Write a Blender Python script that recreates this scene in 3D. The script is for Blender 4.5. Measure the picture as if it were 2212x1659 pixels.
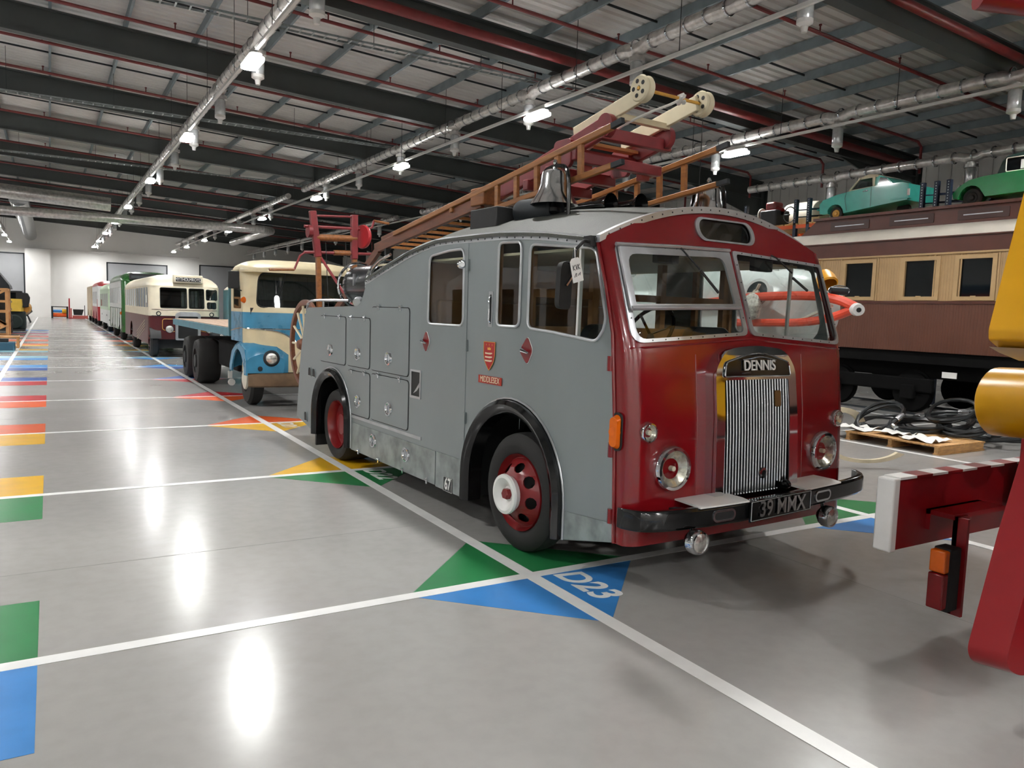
import bpy, bmesh, math, random
from mathutils import Vector, Matrix
from mathutils.geometry import tessellate_polygon
random.seed(7)
pi = math.pi
R = math.radians
for _o in list(bpy.data.objects):
    bpy.data.objects.remove(_o)
sc = bpy.context.scene
col = sc.collection

# ---------------------------------------------------------------- camera
def camera():
    yaw, pitch, roll = R(31.0671), R(5.26716), R(1.84407)
    cy, sy, cp, sp = math.cos(yaw), math.sin(yaw), math.cos(pitch), math.sin(pitch)
    f = Vector((sy*cp, cy*cp, -sp)); r = Vector((cy, -sy, 0)); u = r.cross(f)
    c, s = math.cos(roll), math.sin(roll)
    r2, u2 = c*r + s*u, -s*r + c*u
    cam = bpy.data.cameras.new('camera'); o = bpy.data.objects.new('camera', cam); col.objects.link(o)
    cam.sensor_width = 36.0; cam.lens = 1659.45/2212*36.0; cam.clip_end = 400; cam.clip_start = 0.05
    o.matrix_world = Matrix(((r2.x, u2.x, -f.x, -2.95726), (r2.y, u2.y, -f.y, -4.56904), (r2.z, u2.z, -f.z, 1.89606), (0, 0, 0, 1)))
    sc.camera = o
camera()
# ---------------------------------------------------------------- world, light level, exposure
wd = bpy.data.worlds.new('world'); sc.world = wd; wd.use_nodes = True
wd.node_tree.nodes['Background'].inputs[0].default_value = (0.75, 0.85, 1.0, 1)
wd.node_tree.nodes['Background'].inputs[1].default_value = 0.05
LAMP_W = 258.0        # watts of each high-bay lamp's own light
LAMP_GLOW = 70.0      # emission of its diffuser
sc.view_settings.view_transform = 'Standard'; sc.view_settings.look = 'None'
sc.view_settings.gamma = 1.0; sc.view_settings.use_curve_mapping = False
sc.view_settings.exposure = 0.0
sc.cycles.max_bounces = 7; sc.cycles.diffuse_bounces = 3; sc.cycles.glossy_bounces = 3
sc.cycles.use_adaptive_sampling = True; sc.cycles.adaptive_threshold = .03
sc.cycles.transparent_max_bounces = 16; sc.cycles.sample_clamp_indirect = 6.0; sc.cycles.sample_clamp_direct = 40.0
sc.cycles.use_light_tree = False; sc.cycles.caustics_reflective = False; sc.cycles.caustics_refractive = False

# ---------------------------------------------------------------- materials
def lin(h):
    h = h.lstrip('#'); v = [int(h[i:i+2], 16)/255 for i in (0, 2, 4)]
    return tuple((x/12.92 if x <= .04045 else ((x+.055)/1.055)**2.4) for x in v) + (1.0,)
MATS = {}
def mat(name, hexc, rough=.5, metal=0., var=.06, scale=6., bump=0., bscale=60., coat=0., stretch=None, emit=0., dirt=None, spec=.5):
    if name in MATS: return MATS[name]
    m = bpy.data.materials.new(name); m.use_nodes = True; nt = m.node_tree; N = nt.nodes; L = nt.links
    b = N['Principled BSDF']; c = lin(hexc)
    tc = N.new('ShaderNodeTexCoord'); mp = N.new('ShaderNodeMapping'); L.new(tc.outputs['Object'], mp.inputs[0])
    if stretch: mp.inputs['Scale'].default_value = stretch
    nz = N.new('ShaderNodeTexNoise'); nz.inputs['Scale'].default_value = scale; nz.inputs['Detail'].default_value = 4
    L.new(mp.outputs[0], nz.inputs['Vector'])
    rp = N.new('ShaderNodeValToRGB'); L.new(nz.outputs['Fac'], rp.inputs[0])
    d = lin(dirt) if dirt else tuple(x*(1-var*2.2) for x in c[:3]) + (1,)
    e = tuple(min(1, x*(1+var)) for x in c[:3]) + (1,)
    rp.color_ramp.elements[0].position = .3; rp.color_ramp.elements[0].color = d
    rp.color_ramp.elements[1].position = .62; rp.color_ramp.elements[1].color = e
    L.new(rp.outputs[0], b.inputs['Base Color'])
    mr = N.new('ShaderNodeMapRange'); L.new(nz.outputs['Fac'], mr.inputs[0])
    mr.inputs[3].default_value = max(.02, rough*.85); mr.inputs[4].default_value = min(1, rough*1.15)
    L.new(mr.outputs[0], b.inputs['Roughness'])
    b.inputs['Metallic'].default_value = metal; b.inputs['Coat Weight'].default_value = coat
    b.inputs['Coat Roughness'].default_value = .06; b.inputs['Specular IOR Level'].default_value = spec
    if bump:
        n2 = N.new('ShaderNodeTexNoise'); n2.inputs['Scale'].default_value = bscale; L.new(mp.outputs[0], n2.inputs['Vector'])
        bp = N.new('ShaderNodeBump'); bp.inputs['Strength'].default_value = bump; bp.inputs['Distance'].default_value = .01
        L.new(n2.outputs['Fac'], bp.inputs['Height']); L.new(bp.outputs[0], b.inputs['Normal'])
    if emit:
        b.inputs['Emission Color'].default_value = c; b.inputs['Emission Strength'].default_value = emit
    MATS[name] = m
    return m
def glass(name, tint, refl=.04, rough=.02):
    m = bpy.data.materials.new(name); m.use_nodes = True; nt = m.node_tree; N = nt.nodes; L = nt.links
    N.remove(N['Principled BSDF']); out = N['Material Output']
    t = N.new('ShaderNodeBsdfTransparent'); t.inputs[0].default_value = lin(tint)
    g = N.new('ShaderNodeBsdfGlossy'); g.inputs['Roughness'].default_value = rough; g.inputs['Color'].default_value = (.95, .97, 1, 1)
    fr = N.new('ShaderNodeFresnel'); fr.inputs[0].default_value = 1.5
    nz = N.new('ShaderNodeTexNoise'); nz.inputs['Scale'].default_value = 3.
    mu = N.new('ShaderNodeMath'); mu.operation = 'MULTIPLY_ADD'; mu.inputs[1].default_value = refl; L.new(nz.outputs['Fac'], mu.inputs[0]); L.new(fr.outputs[0], mu.inputs[2])
    ge = N.new('ShaderNodeNewGeometry'); m2 = N.new('ShaderNodeMath'); m2.operation = 'SUBTRACT'; m2.inputs[0].default_value = 1.; L.new(ge.outputs['Backfacing'], m2.inputs[1])
    m3 = N.new('ShaderNodeMath'); m3.operation = 'MULTIPLY'; L.new(mu.outputs[0], m3.inputs[0]); L.new(m2.outputs[0], m3.inputs[1])   # only the outer face of a pane mirrors
    mx = N.new('ShaderNodeMixShader'); L.new(m3.outputs[0], mx.inputs[0]); L.new(t.outputs[0], mx.inputs[1]); L.new(g.outputs[0], mx.inputs[2])
    L.new(mx.outputs[0], out.inputs[0]); MATS[name] = m
    return m
GLASS = glass('clear_glass', '#f3f6f5', .05)
TINT = glass('smoked_glass', '#bcc4c3', .06)
LENS = glass('lens_glass', '#f4f4ee', .10)
CLEARP = glass('clear_plastic', '#e8ecec', .35, .12)
def concrete():
    m = mat('polished_concrete', '#9e9c99', rough=.2, var=.05, scale=.4, spec=.42)
    nt = m.node_tree; N = nt.nodes; L = nt.links; b = N['Principled BSDF']
    base = b.inputs['Base Color'].links[0].from_socket; tc = [n for n in N if n.type == 'TEX_COORD'][0]
    n2 = N.new('ShaderNodeTexNoise'); n2.inputs['Scale'].default_value = 9; n2.inputs['Detail'].default_value = 6; L.new(tc.outputs['Object'], n2.inputs['Vector'])
    rp = N.new('ShaderNodeValToRGB'); rp.color_ramp.elements[0].position = .35; rp.color_ramp.elements[0].color = (.945, .945, .945, 1); rp.color_ramp.elements[1].position = .6
    L.new(n2.outputs['Fac'], rp.inputs[0])
    mx = N.new('ShaderNodeMix'); mx.data_type = 'RGBA'; mx.blend_type = 'MULTIPLY'; mx.inputs[0].default_value = 1
    L.new(base, mx.inputs[6]); L.new(rp.outputs[0], mx.inputs[7]); L.new(mx.outputs[2], b.inputs['Base Color'])
    n3 = N.new('ShaderNodeTexNoise'); n3.inputs['Scale'].default_value = .8; n3.inputs['Detail'].default_value = 5; L.new(tc.outputs['Object'], n3.inputs['Vector'])
    mr = N.new('ShaderNodeMapRange'); mr.inputs[1].default_value = .3; mr.inputs[2].default_value = .7; mr.inputs[3].default_value = .19; mr.inputs[4].default_value = .22
    L.new(n3.outputs['Fac'], mr.inputs[0]); L.new(mr.outputs[0], b.inputs['Roughness'])
    n4 = N.new('ShaderNodeTexNoise'); n4.inputs['Scale'].default_value = 14; L.new(tc.outputs['Object'], n4.inputs['Vector'])
    bp = N.new('ShaderNodeBump'); bp.inputs['Strength'].default_value = .02; bp.inputs['Distance'].default_value = .004; L.new(n4.outputs['Fac'], bp.inputs['Height']); L.new(bp.outputs[0], b.inputs['Normal'])
    return m

# ---------------------------------------------------------------- mesh helpers
class MB:
    def __init__(s): s.v = []; s.f = []
    def add(s, vs, fs):
        n = len(s.v); s.v += [tuple(x) for x in vs]; s.f += [tuple(i+n for i in f) for f in fs]; return s
    def box(s, x0, x1, y0, y1, z0, z1):
        return s.add([(x0,y0,z0),(x1,y0,z0),(x1,y1,z0),(x0,y1,z0),(x0,y0,z1),(x1,y0,z1),(x1,y1,z1),(x0,y1,z1)],
                     [(0,3,2,1),(4,5,6,7),(0,1,5,4),(1,2,6,5),(2,3,7,6),(3,0,4,7)])
    def bar(s, p0, p1, w, h, up=(0,0,1)):
        p0, p1 = Vector(p0), Vector(p1); d = (p1-p0).normalized(); up = Vector(up)
        if abs(d.dot(up)) > .98: up = Vector((0,1,0)) if abs(d.y) < .9 else Vector((1,0,0))
        a = d.cross(up).normalized()*w/2; b = a.cross(d).normalized()*h/2
        return s.add([p0-a-b,p0+a-b,p0+a+b,p0-a+b,p1-a-b,p1+a-b,p1+a+b,p1-a+b],[(0,1,2,3),(7,6,5,4),(0,4,5,1),(1,5,6,2),(2,6,7,3),(3,7,4,0)])
    def tube(s, pts, r, n=8, closed=False):
        pts = [Vector(p) for p in pts]; m = len(pts); rs = r if isinstance(r, (list, tuple)) else [r]*m
        ref = None; vs = []
        for i in range(m):
            a = pts[i-1] if (i or closed) else pts[i]; b = pts[(i+1) % m] if (i < m-1 or closed) else pts[i]
            d = (b-a).normalized()
            if ref is None: ref = Vector((0,0,1)) if abs(d.z) < .9 else Vector((1,0,0))
            x = d.cross(ref)
            if x.length < 1e-4: x = d.cross(Vector((0,1,0)))
            x.normalize(); y = x.cross(d).normalized(); ref = y
            vs += [pts[i] + rs[i]*(math.cos(2*pi*k/n)*x + math.sin(2*pi*k/n)*y) for k in range(n)]
        fs = []
        for i in range(m if closed else m-1):
            j = (i+1) % m
            fs += [(i*n+k, i*n+(k+1) % n, j*n+(k+1) % n, j*n+k) for k in range(n)]
        if not closed: fs += [tuple(range(n))[::-1], tuple((m-1)*n+k for k in range(n))]
        return s.add(vs, fs)
    def cyl(s, p0, p1, r, n=12): return s.tube([p0, p1], r, n)
    def lathe(s, prof, o=(0,0,0), ax=(0,0,1), n=20, a0=0., a1=2*pi, cap=False):
        ax = Vector(ax).normalized(); o = Vector(o)
        x = ax.cross(Vector((0,0,1)) if abs(ax.z) < .9 else Vector((0,1,0))).normalized(); y = ax.cross(x)
        full = abs(a1-a0-2*pi) < 1e-6; k = n if full else n+1; m = len(prof)
        vs = [o + ax*h + r*(math.cos(a0+(a1-a0)*i/n)*x + math.sin(a0+(a1-a0)*i/n)*y) for i in range(k) for r, h in prof]
        fs = []
        for i in range(n):
            j = (i+1) % k
            for q in range(m-1): fs.append((i*m+q, j*m+q, j*m+q+1, i*m+q+1))
        if full and cap:
            if prof[0][0] > 1e-6: fs.append(tuple(i*m for i in range(k))[::-1])
            if prof[-1][0] > 1e-6: fs.append(tuple(i*m+m-1 for i in range(k)))
        return s.add(vs, fs)
    def loft(s, secs, closed=True, cap=True):
        n = len(secs[0]); vs = [p for q in secs for p in q]; fs = []
        for i in range(len(secs)-1):
            for k in range(n if closed else n-1):
                j = (k+1) % n; fs.append((i*n+k, i*n+j, (i+1)*n+j, (i+1)*n+k))
        if cap and closed: fs += [tuple(range(n))[::-1], tuple((len(secs)-1)*n+k for k in range(n))]
        return s.add(vs, fs)
    def plate(s, outer, t, fmap, holes=(), cu=(), cv=()):
        """outline (u,v) with holes, thickness w 0..t, mapped by fmap(u,v,w)"""
        loops = [list(outer)] + [list(h) for h in holes]
        pts = [p for l in loops for p in l]
        tri = tessellate_polygon([[Vector((p[0], p[1], 0)) for p in l] for l in loops])
        if cu or cv:
            bm = bmesh.new(); bv = [bm.verts.new((p[0], p[1], 0)) for p in pts]
            for t3 in tri:
                try: bm.faces.new([bv[i] for i in t3])
                except ValueError: pass
            for k, cs in ((0, cu), (1, cv)):
                for c in cs:
                    no = (1,0,0) if k == 0 else (0,1,0); co = (c,0,0) if k == 0 else (0,c,0)
                    bmesh.ops.bisect_plane(bm, geom=bm.verts[:]+bm.edges[:]+bm.faces[:], plane_co=co, plane_no=no, dist=1e-5)
            bm.verts.index_update(); pts = [(v.co.x, v.co.y) for v in bm.verts]; tri = [tuple(v.index for v in f.verts) for f in bm.faces]; bm.free()
        fs = []
        for f in tri:
            a = sum(pts[f[i]][0]*pts[f[(i+1) % len(f)]][1]-pts[f[(i+1) % len(f)]][0]*pts[f[i]][1] for i in range(len(f)))
            if abs(a) < 1e-12: continue
            fs.append(tuple(f) if a > 0 else tuple(f)[::-1])
        n = len(pts); ec = {}
        for f in fs:
            for i in range(len(f)): ec[(f[i], f[(i+1) % len(f)])] = 1
        allf = [tuple(i+n for i in f) for f in fs] + [f[::-1] for f in fs]
        allf += [(a, b, b+n, a+n) for (a, b) in ec if (b, a) not in ec]
        return s.add([fmap(p[0], p[1], 0.) for p in pts] + [fmap(p[0], p[1], t) for p in pts], allf)
def obj(name, mb, m, parent=None, smooth=True, ang=35, bevel=0.):
    me = bpy.data.meshes.new(name); me.from_pydata(mb.v, [], mb.f); me.update()
    bm = bmesh.new(); bm.from_mesh(me)
    bmesh.ops.remove_doubles(bm, verts=bm.verts, dist=1e-5); bmesh.ops.recalc_face_normals(bm, faces=bm.faces); bm.to_mesh(me); bm.free()
    if isinstance(m, str): m = MATS[m]
    me.materials.append(m)
    if smooth:
        me.polygons.foreach_set('use_smooth', [True]*len(me.polygons)); me.set_sharp_from_angle(angle=R(ang))
    o = bpy.data.objects.new(name, me); col.objects.link(o)
    if parent: o.parent = parent
    if bevel:
        bv = o.modifiers.new('bevel', 'BEVEL'); bv.width = bevel; bv.segments = 2; bv.limit_method = 'ANGLE'; bv.angle_limit = R(40)
    return o
def tag(o, label=None, cat=None, group=None, kind=None):
    if label: o['label'] = label
    if cat: o['category'] = cat
    if group: o['group'] = group
    if kind: o['kind'] = kind
    return o
def thing(name, label, cat, loc=(0,0,0), rz=0., group=None):
    o = bpy.data.objects.new(name, None); col.objects.link(o); o.location = loc; o.rotation_euler = (0,0,rz); o.empty_display_size = .2
    return tag(o, label, cat, group)
def dup(o, parent=None, loc=None):
    c = o.copy(); col.objects.link(c)
    if parent: c.parent = parent
    if loc is not None: c.location = loc
    for ch in list(o.children): dup(ch, c)
    return c
def rr(u0, u1, v0, v1, r, n=4):
    out = []
    for cx, cy, a in ((u1-r, v0+r, -90), (u1-r, v1-r, 0), (u0+r, v1-r, 90), (u0+r, v0+r, 180)):
        out += [(cx+r*math.cos(R(a+90*i/n)), cy+r*math.sin(R(a+90*i/n))) for i in range(n+1)]
    return out
def rpoly(pts, r, n=4):
    """polygon with rounded corners; r one radius or a list"""
    out = []; m = len(pts)
    for i in range(m):
        p0, p, p1 = Vector(pts[i-1]), Vector(pts[i]), Vector(pts[(i+1) % m]); rad = r[i] if isinstance(r, (list, tuple)) else r
        if rad <= 0: out.append(tuple(p)); continue
        a = (p0-p).normalized(); b = (p1-p).normalized(); rad = min(rad, (p0-p).length*.48, (p1-p).length*.48)
        for k in range(n+1):
            t = k/n; q = (p+a*rad)*(1-t)**2 + p*2*t*(1-t) + (p+b*rad)*t*t; out.append((q.x, q.y))
    return out
def arc(cx, cy, r, a0, a1, n=12): return [(cx+r*math.cos(R(a0+(a1-a0)*i/n)), cy+r*math.sin(R(a0+(a1-a0)*i/n))) for i in range(n+1)]
def spl(pts, n=8):
    """smooth curve through points"""
    P = [Vector(p) for p in pts]; out = []
    for i in range(len(P)-1):
        a, b, c, d = P[max(i-1, 0)], P[i], P[i+1], P[min(i+2, len(P)-1)]
        for k in range(n):
            t = k/n; out.append(tuple(.5*((2*b)+(c-a)*t+(2*a-5*b+4*c-d)*t*t+(3*b-a-3*c+d)*t**3)))
    return out + [tuple(P[-1])]
def interp(x, xs, ys):
    if x <= xs[0]: return ys[0]
    for i in range(len(xs)-1):
        if x <= xs[i+1]: return ys[i]+(ys[i+1]-ys[i])*(x-xs[i])/(xs[i+1]-xs[i])
    return ys[-1]
def text(name, body, size, m, parent, mw, ext=.002, shear=0., sx=1., font_off=0.):
    cu = bpy.data.curves.new(name, 'FONT'); cu.body = body; cu.size = size; cu.extrude = ext; cu.align_x = 'CENTER'; cu.align_y = 'CENTER'; cu.shear = shear; cu.offset = font_off
    t = bpy.data.objects.new(name, cu); col.objects.link(t); dg = bpy.context.evaluated_depsgraph_get(); dg.update()
    me = bpy.data.meshes.new_from_object(t.evaluated_get(dg)); bpy.data.objects.remove(t)
    me.transform(mw @ Matrix.Diagonal((sx, 1, 1, 1))); me.materials.clear(); me.materials.append(MATS[m] if isinstance(m, str) else m)
    o = bpy.data.objects.new(name, me); col.objects.link(o)
    if parent: o.parent = parent
    return o
def frame_m(o, x, y):
    """matrix with origin o, text-right x, text-up y"""
    x = Vector(x).normalized(); y = Vector(y).normalized(); z = x.cross(y)
    return Matrix(((x.x, y.x, z.x, o[0]), (x.y, y.y, z.y, o[1]), (x.z, y.z, z.z, o[2]), (0, 0, 0, 1)))
ORD = ['first','second','third','fourth','fifth','sixth','seventh','eighth','ninth','tenth','eleventh','twelfth','thirteenth','fourteenth','fifteenth','sixteenth','seventeenth','eighteenth','nineteenth','twentieth']
# shared materials
mat('soot_black', '#0b0b0b', .9, 0, .2, 6, spec=.15)
for a in (('black_rubber','#141312',.75,0,.15,20), ('black_gloss','#0c0d0e',.12,0,.02,3), ('black_matt','#131415',.6,0,.1,8),
          ('engine_red','#750b12',.2,0,.04,2), ('wheel_red','#741013',.3,0,.06,8), ('escape_red','#7a272b',.42,0,.10,6),
          ('white_paint','#e6e6e2',.35,0,.03,4), ('cream','#e2d7b8',.4,0,.05,4), ('off_white','#d9d4c4',.45,0,.05,3),
          ('wall_white','#e6e5e1',.6,0,.02,.5), ('door_grey','#9b9d9f',.5,0,.03,.5), ('beam_grey','#3c4140',.55,0,.06,1.5),
          ('purlin_grey','#7b878c',.5,.2,.08,3), ('sheet_white','#cfcdc9',.55,0,.04,.7), ('pipe_red','#6b1e1e',.45,0,.08,4),
          ('concrete_joint','#6d6b68',.6,0,.05,6), ('steel_dark','#23282c',.5,.3,.1,6), ('rack_blue','#141f33',.4,.2,.06,5),
          ('interior_brown','#8d6238',.5,0,.12,3), ('seat_black','#191c20',.32,0,.06,10), ('amber','#d9640c',.18,0,.05,12),
          ('lens_red','#7a1015',.15,0,.05,12), ('paper','#ecebe6',.7,0,.02,4), ('ink','#1c1c20',.7,0,.02,4), ('gold','#d9a44a',.4,0,.08,9)):
    mat(a[0], a[1], a[2], a[3], a[4], a[5])
MATS['engine_red'].node_tree.nodes['Principled BSDF'].inputs['Coat Weight'].default_value = .5
mat('bell_chrome', '#eceef0', .16, 1., .02, 5)
mat('chrome', '#e3e6ea', .07, 1., .02, 5)
mat('aluminium', '#c4c7ca', .32, .7, .05, 8)
mat('bright_metal', '#c9ccd0', .2, 1., .05, 10)
mat('body_grey', '#8e9697', .38, .45, .035, 1.2, stretch=(1, 1, .5))
mat('galv', '#9ea5a5', .42, .6, .12, 5, dirt='#757c7a')
mat('nozzle_shell', '#d3d7d8', .2, .35, .08, 9)
mat('silver_foil', '#dedbd7', .3, .6, .12, 7, bump=.5, bscale=14)
mat('wood', '#855127', .5, 0, .14, 3, stretch=(9, 1.2, 9), bump=.15, bscale=20)
mat('wood_dark', '#6d3f29', .5, 0, .14, 3, stretch=(9, 1.2, 9), bump=.1, bscale=20)
mat('pallet_wood', '#c79a63', .7, 0, .15, 3, stretch=(2, 9, 9), bump=.2, bscale=20)
mat('crate_wood', '#c2915f', .7, 0, .12, 3)
mat('reflector', '#d9d8d2', .25, .8, .25, 16, bump=.5, bscale=22)
# ================================================================ the hall
def roofz(x): return 9.6-.05*x if x > -10 else 10.1-.05*(-10-x)
XL, XR, YB, YF = -26., 26.5, -16., 85.
floor = tag(obj('floor', MB().box(XL, XR, YB, YF, -.25, 0), concrete(), smooth=False), kind='structure')
LINE = mat('line_white', '#e9e9e6', .32, 0, .03, 5)
COLS = {}
for n_, h_ in (('blue','#3a80c2'),('green','#277845'),('yellow','#d9a81f'),('orange','#d9581c'),('red','#b3202a'),('navy','#1d4f9c'),('sky','#3f8fd0'),('teal','#8fc0cf'),('pink','#d98a80')):
    COLS[n_] = mat('floor_'+n_, h_, .3, 0, .05, 4)
SEQ = ['yellow','sky','blue','green','yellow','orange','red','navy','sky','teal','yellow','orange','pink','red','navy','sky']   # bay k -> SEQ[k+3]
def fl(name, pts, z, m, t=.0012):
    return obj(name, MB().plate(pts, t, lambda u, v, w: (u, v, z+w)), m, floor, smooth=False)
for x in (-4, 0, 4, 8.1, 12.2):
    fl('floor_line', [(x-.055, -12), (x+.055, -12), (x+.055, 84.5), (x-.055, 84.5)], .002, LINE)
for k in range(-3, 21):
    fl('floor_line', [(-9, 4*k-.05), (12.1, 4*k-.05), (12.1, 4*k+.05), (-9, 4*k+.05)], .0014, LINE)
for k in range(-2, 13):
    for x, sq in ((-4, 1), (0, 0), (4, 0)):
        for sg in (1, -1):
            c = SEQ[k+3] if sg > 0 else SEQ[k+2]; y = 4*k
            pts = [(x-.95, y), (x+.95, y), (x+.95, y+.95*sg), (x-.95, y+.95*sg)] if sq else [(x-.95, y), (x+.95, y), (x, y+.95*sg)]
            fl('floor_marker', pts, .0006, COLS[c], .001)
for k, tx in ((0, 'D23'), (1, 'D22'), (2, 'D21')):
    text('bay_number', tx, .32, LINE, floor, frame_m((.26, 4*k-.33, .0025), (0, -1, 0), (1, 0, 0)), .0005, shear=.15, sx=1.0, font_off=.008)
for pts in (((-9, 1.55), (12, 1.55)), ((-9, -4.5), (12, -4.5)), ((2.1, -12), (2.1, 84)), ((-5.9, -12), (-5.9, 84)), ((-9, 9.6), (12, 9.6))):
    (a, b), (c, d) = pts
    fl('saw_joint', [(a-.004, b-.004), (c+.004, b-.004), (c+.004, d+.004), (a-.004, d+.004)], .0003, MATS['concrete_joint'], .0004)
# walls
def wall(name, *bx): return tag(obj(name, MB().box(*bx), 'wall_white', smooth=False), kind='structure')
wend = wall('wall_end', XL, XR, YF, YF+.3, 0, 10.4)
wall('wall_back', XL, XR, YB-.3, YB, 0, 10.4); wall('wall_left', XL-.3, XL, YB, YF, 0, 9.5)
wr = wall('wall_right', XR, XR+.3, YB, YF, 0, 8.6)
rb = MB().box(XR-.03, XR-.001, 6, 34, 0, .05)
for i in range(60):
    o = obj('cladding_rib', MB().box(XR-.04, XR-.0005, 4+.5*i, 4.06+.5*i, 3, 8.2), 'wall_white', wr, smooth=False) if i == 0 else dup(ribo, wr, (0, .5*i, 0))
    if i == 0: ribo = o
obj('pilaster', MB().box(-4.95, -2.85, YF-.9, YF-.002, 0, 6.65), 'wall_white', wend, smooth=False)
obj('ledge', MB().box(-4.95, 11, YF-.12, YF-.001, 6.66, 6.78), 'sheet_white', wend, smooth=False)
def roller(name, x0, x1, z1):
    d = tag(obj(name, MB().box(x0, x1, YF-.1, YF-.002, 0, z1), 'door_grey', smooth=False), kind='structure')
    n = int(z1/.35)
    for i in range(n): obj('slat', MB().box(x0+.05, x1-.05, YF-.115, YF-.1, .02+i*z1/n, (i+.94)*z1/n), 'door_grey', d, smooth=False)
    for b in ((x0-.12, x0, YF-.16, YF-.001, 0, z1+.12), (x1, x1+.12, YF-.16, YF-.001, 0, z1+.12), (x0-.12, x1+.12, YF-.16, YF-.001, z1+.0, z1+.12)):
        obj('door_frame', MB().box(*b), 'steel_dark', d, smooth=False)
    return d
roller('door_1', -9.5, -5.1, 6.1); roller('door_2', 2.2, 7.7, 5.65); roller('door_3', 11.1, 17.5, 5.9)
# ceiling: ribbed sheet, purlins, sag rods
mb = MB(); ys = []; y = YB
while y < YF:
    ys += [(y, 0), (y+.11, 0), (y+.16, .045), (y+.27, .045)]; y += .32
xs = [XL, -10, XR]; n = len(xs)
vs = [(x, yy, roofz(x)+h) for yy, h in ys for x in xs] + [(x, yy, roofz(x)+h+.02) for yy, h in ys for x in xs]
fs = []
for i in range(len(ys)-1):
    for k in range(n-1): fs += [(i*n+k, i*n+k+1, (i+1)*n+k+1, (i+1)*n+k)]
o_ = len(ys)*n; fs += [tuple(q+o_ for q in f) for f in fs]
ceil = tag(obj('ceiling', MB().add(vs, fs), 'sheet_white', smooth=False), kind='structure')
for k in range(27):
    x = -22.6+1.8*k; z = roofz(x)-.015
    obj('purlin', MB().box(x-.035, x+.035, YB, YF, z-.02, z).box(x-.035, x-.015, YB, YF, z-.22, z-.02).box(x-.035, x+.035, YB, YF, z-.24, z-.22), 'purlin_grey', ceil, smooth=False)
BY = [20+7.2*k for k in range(-5, 9)]
for y in BY:
    for dy in (2.6, 4.7):
        for a, b in ((-10, -22), (-10, 24)):
            obj('sag_rod', MB().bar((a, y+dy, roofz(a)-.1), (b, y+dy, roofz(b)-.1), .03, .05), 'steel_dark', ceil, smooth=False)
def ibeam(mb, p0, p1, d, w):
    for z0, h, ww in ((0, .04, w), (.04, d-.08, .03), (d-.04, .04, w)):
        a = Vector((0, 0, z0+h/2)); mb.bar(Vector(p0)+a, Vector(p1)+a, ww, h)
    return mb
near = [y for y in BY if y > 4]
for i, y in enumerate(BY):
    o = obj('roof_beam', ibeam(ibeam(MB(), (-10, y, roofz(-10)-1.01), (24.6, y, roofz(24.6)-1.01), .75, .3), (-10, y, roofz(-10)-1.01), (-25, y, roofz(-25)-1.01), .75, .3), 'beam_grey', smooth=False)
    k = near.index(y) if y in near else -1
    lab = f'dark grey steel roof beam, {ORD[k]} one ahead of the camera across the hall' if k >= 0 else f'dark grey steel roof beam overhead behind the camera position, {ORD[BY.index(y)]} from the back wall'
    tag(o, lab, 'beam', 'roof beams across the hall')
    hz = roofz(24.6)-1.0
    obj('haunch', MB().plate([(20.2, roofz(20.2)-1.0), (24.5, hz-.9), (24.5, hz)], .06, lambda u, v, w, y=y: (u, y-.03+w, v)), 'beam_grey', o, smooth=False)
    if 4 < y < 45:
        c = MB().box(24.5, 24.53, y-.13, y+.13, 0, hz+.7).box(24.53, 24.87, y-.01, y+.01, 0, hz+.7).box(24.87, 24.9, y-.13, y+.13, 0, hz+.7)
        tag(obj('steel_column', c, 'beam_grey', smooth=False), f'dark steel column by the right wall carrying the {ORD[k]} roof beam', 'column', 'steel columns along the right wall')
# sprinkler pipes
j = 0
HEAD = None
for y in BY:
    for dy in (1.75, 5.2):
        yy = y+dy
        if yy < 1 or yy > 70: continue
        pz = lambda x: roofz(x)-.62
        t = tag(obj('sprinkler_pipe', MB().tube([(-24, yy, pz(-24)), (-10, yy, pz(-10)), (21.5, yy, pz(21.5)), (21.7, yy, pz(21.5)-.15), (21.7, yy, pz(21.5)-1.0)], .045, 8), 'pipe_red'),
                f'dark red sprinkler pipe under the roof, {ORD[j]} counted away from the camera', 'pipe', 'sprinkler pipes under the roof'); j += 1
        for q in range(9):
            x = -6+3*q
            if HEAD is None:
                HEAD = obj('sprinkler_head', MB().cyl((0, 0, 0), (0, 0, .16), .018, 6).cyl((0, 0, .16), (0, 0, .19), .035, 8), 'pipe_red', t); HEAD.location = (x, yy, pz(x))
            else: dup(HEAD, t, (x, yy, pz(x)))
tag(obj('fire_main_pipe', MB().tube([(-24, 12.4, roofz(-24)-.75), (-10, 12.4, roofz(-10)-.75), (24, 12.4, roofz(24)-.75)], .12, 12), 'pipe_red'), 'thick dark red main pipe running alongside the second roof beam', 'pipe')
tag(obj('fire_main_pipe', MB().tube([(-24, 5.2, roofz(-24)-.7), (-10, 5.2, roofz(-10)-.7), (24, 5.2, roofz(24)-.7)], .1, 12), 'pipe_red'), 'thick red pipe slung below the roof beam nearest the camera', 'pipe')
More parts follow.
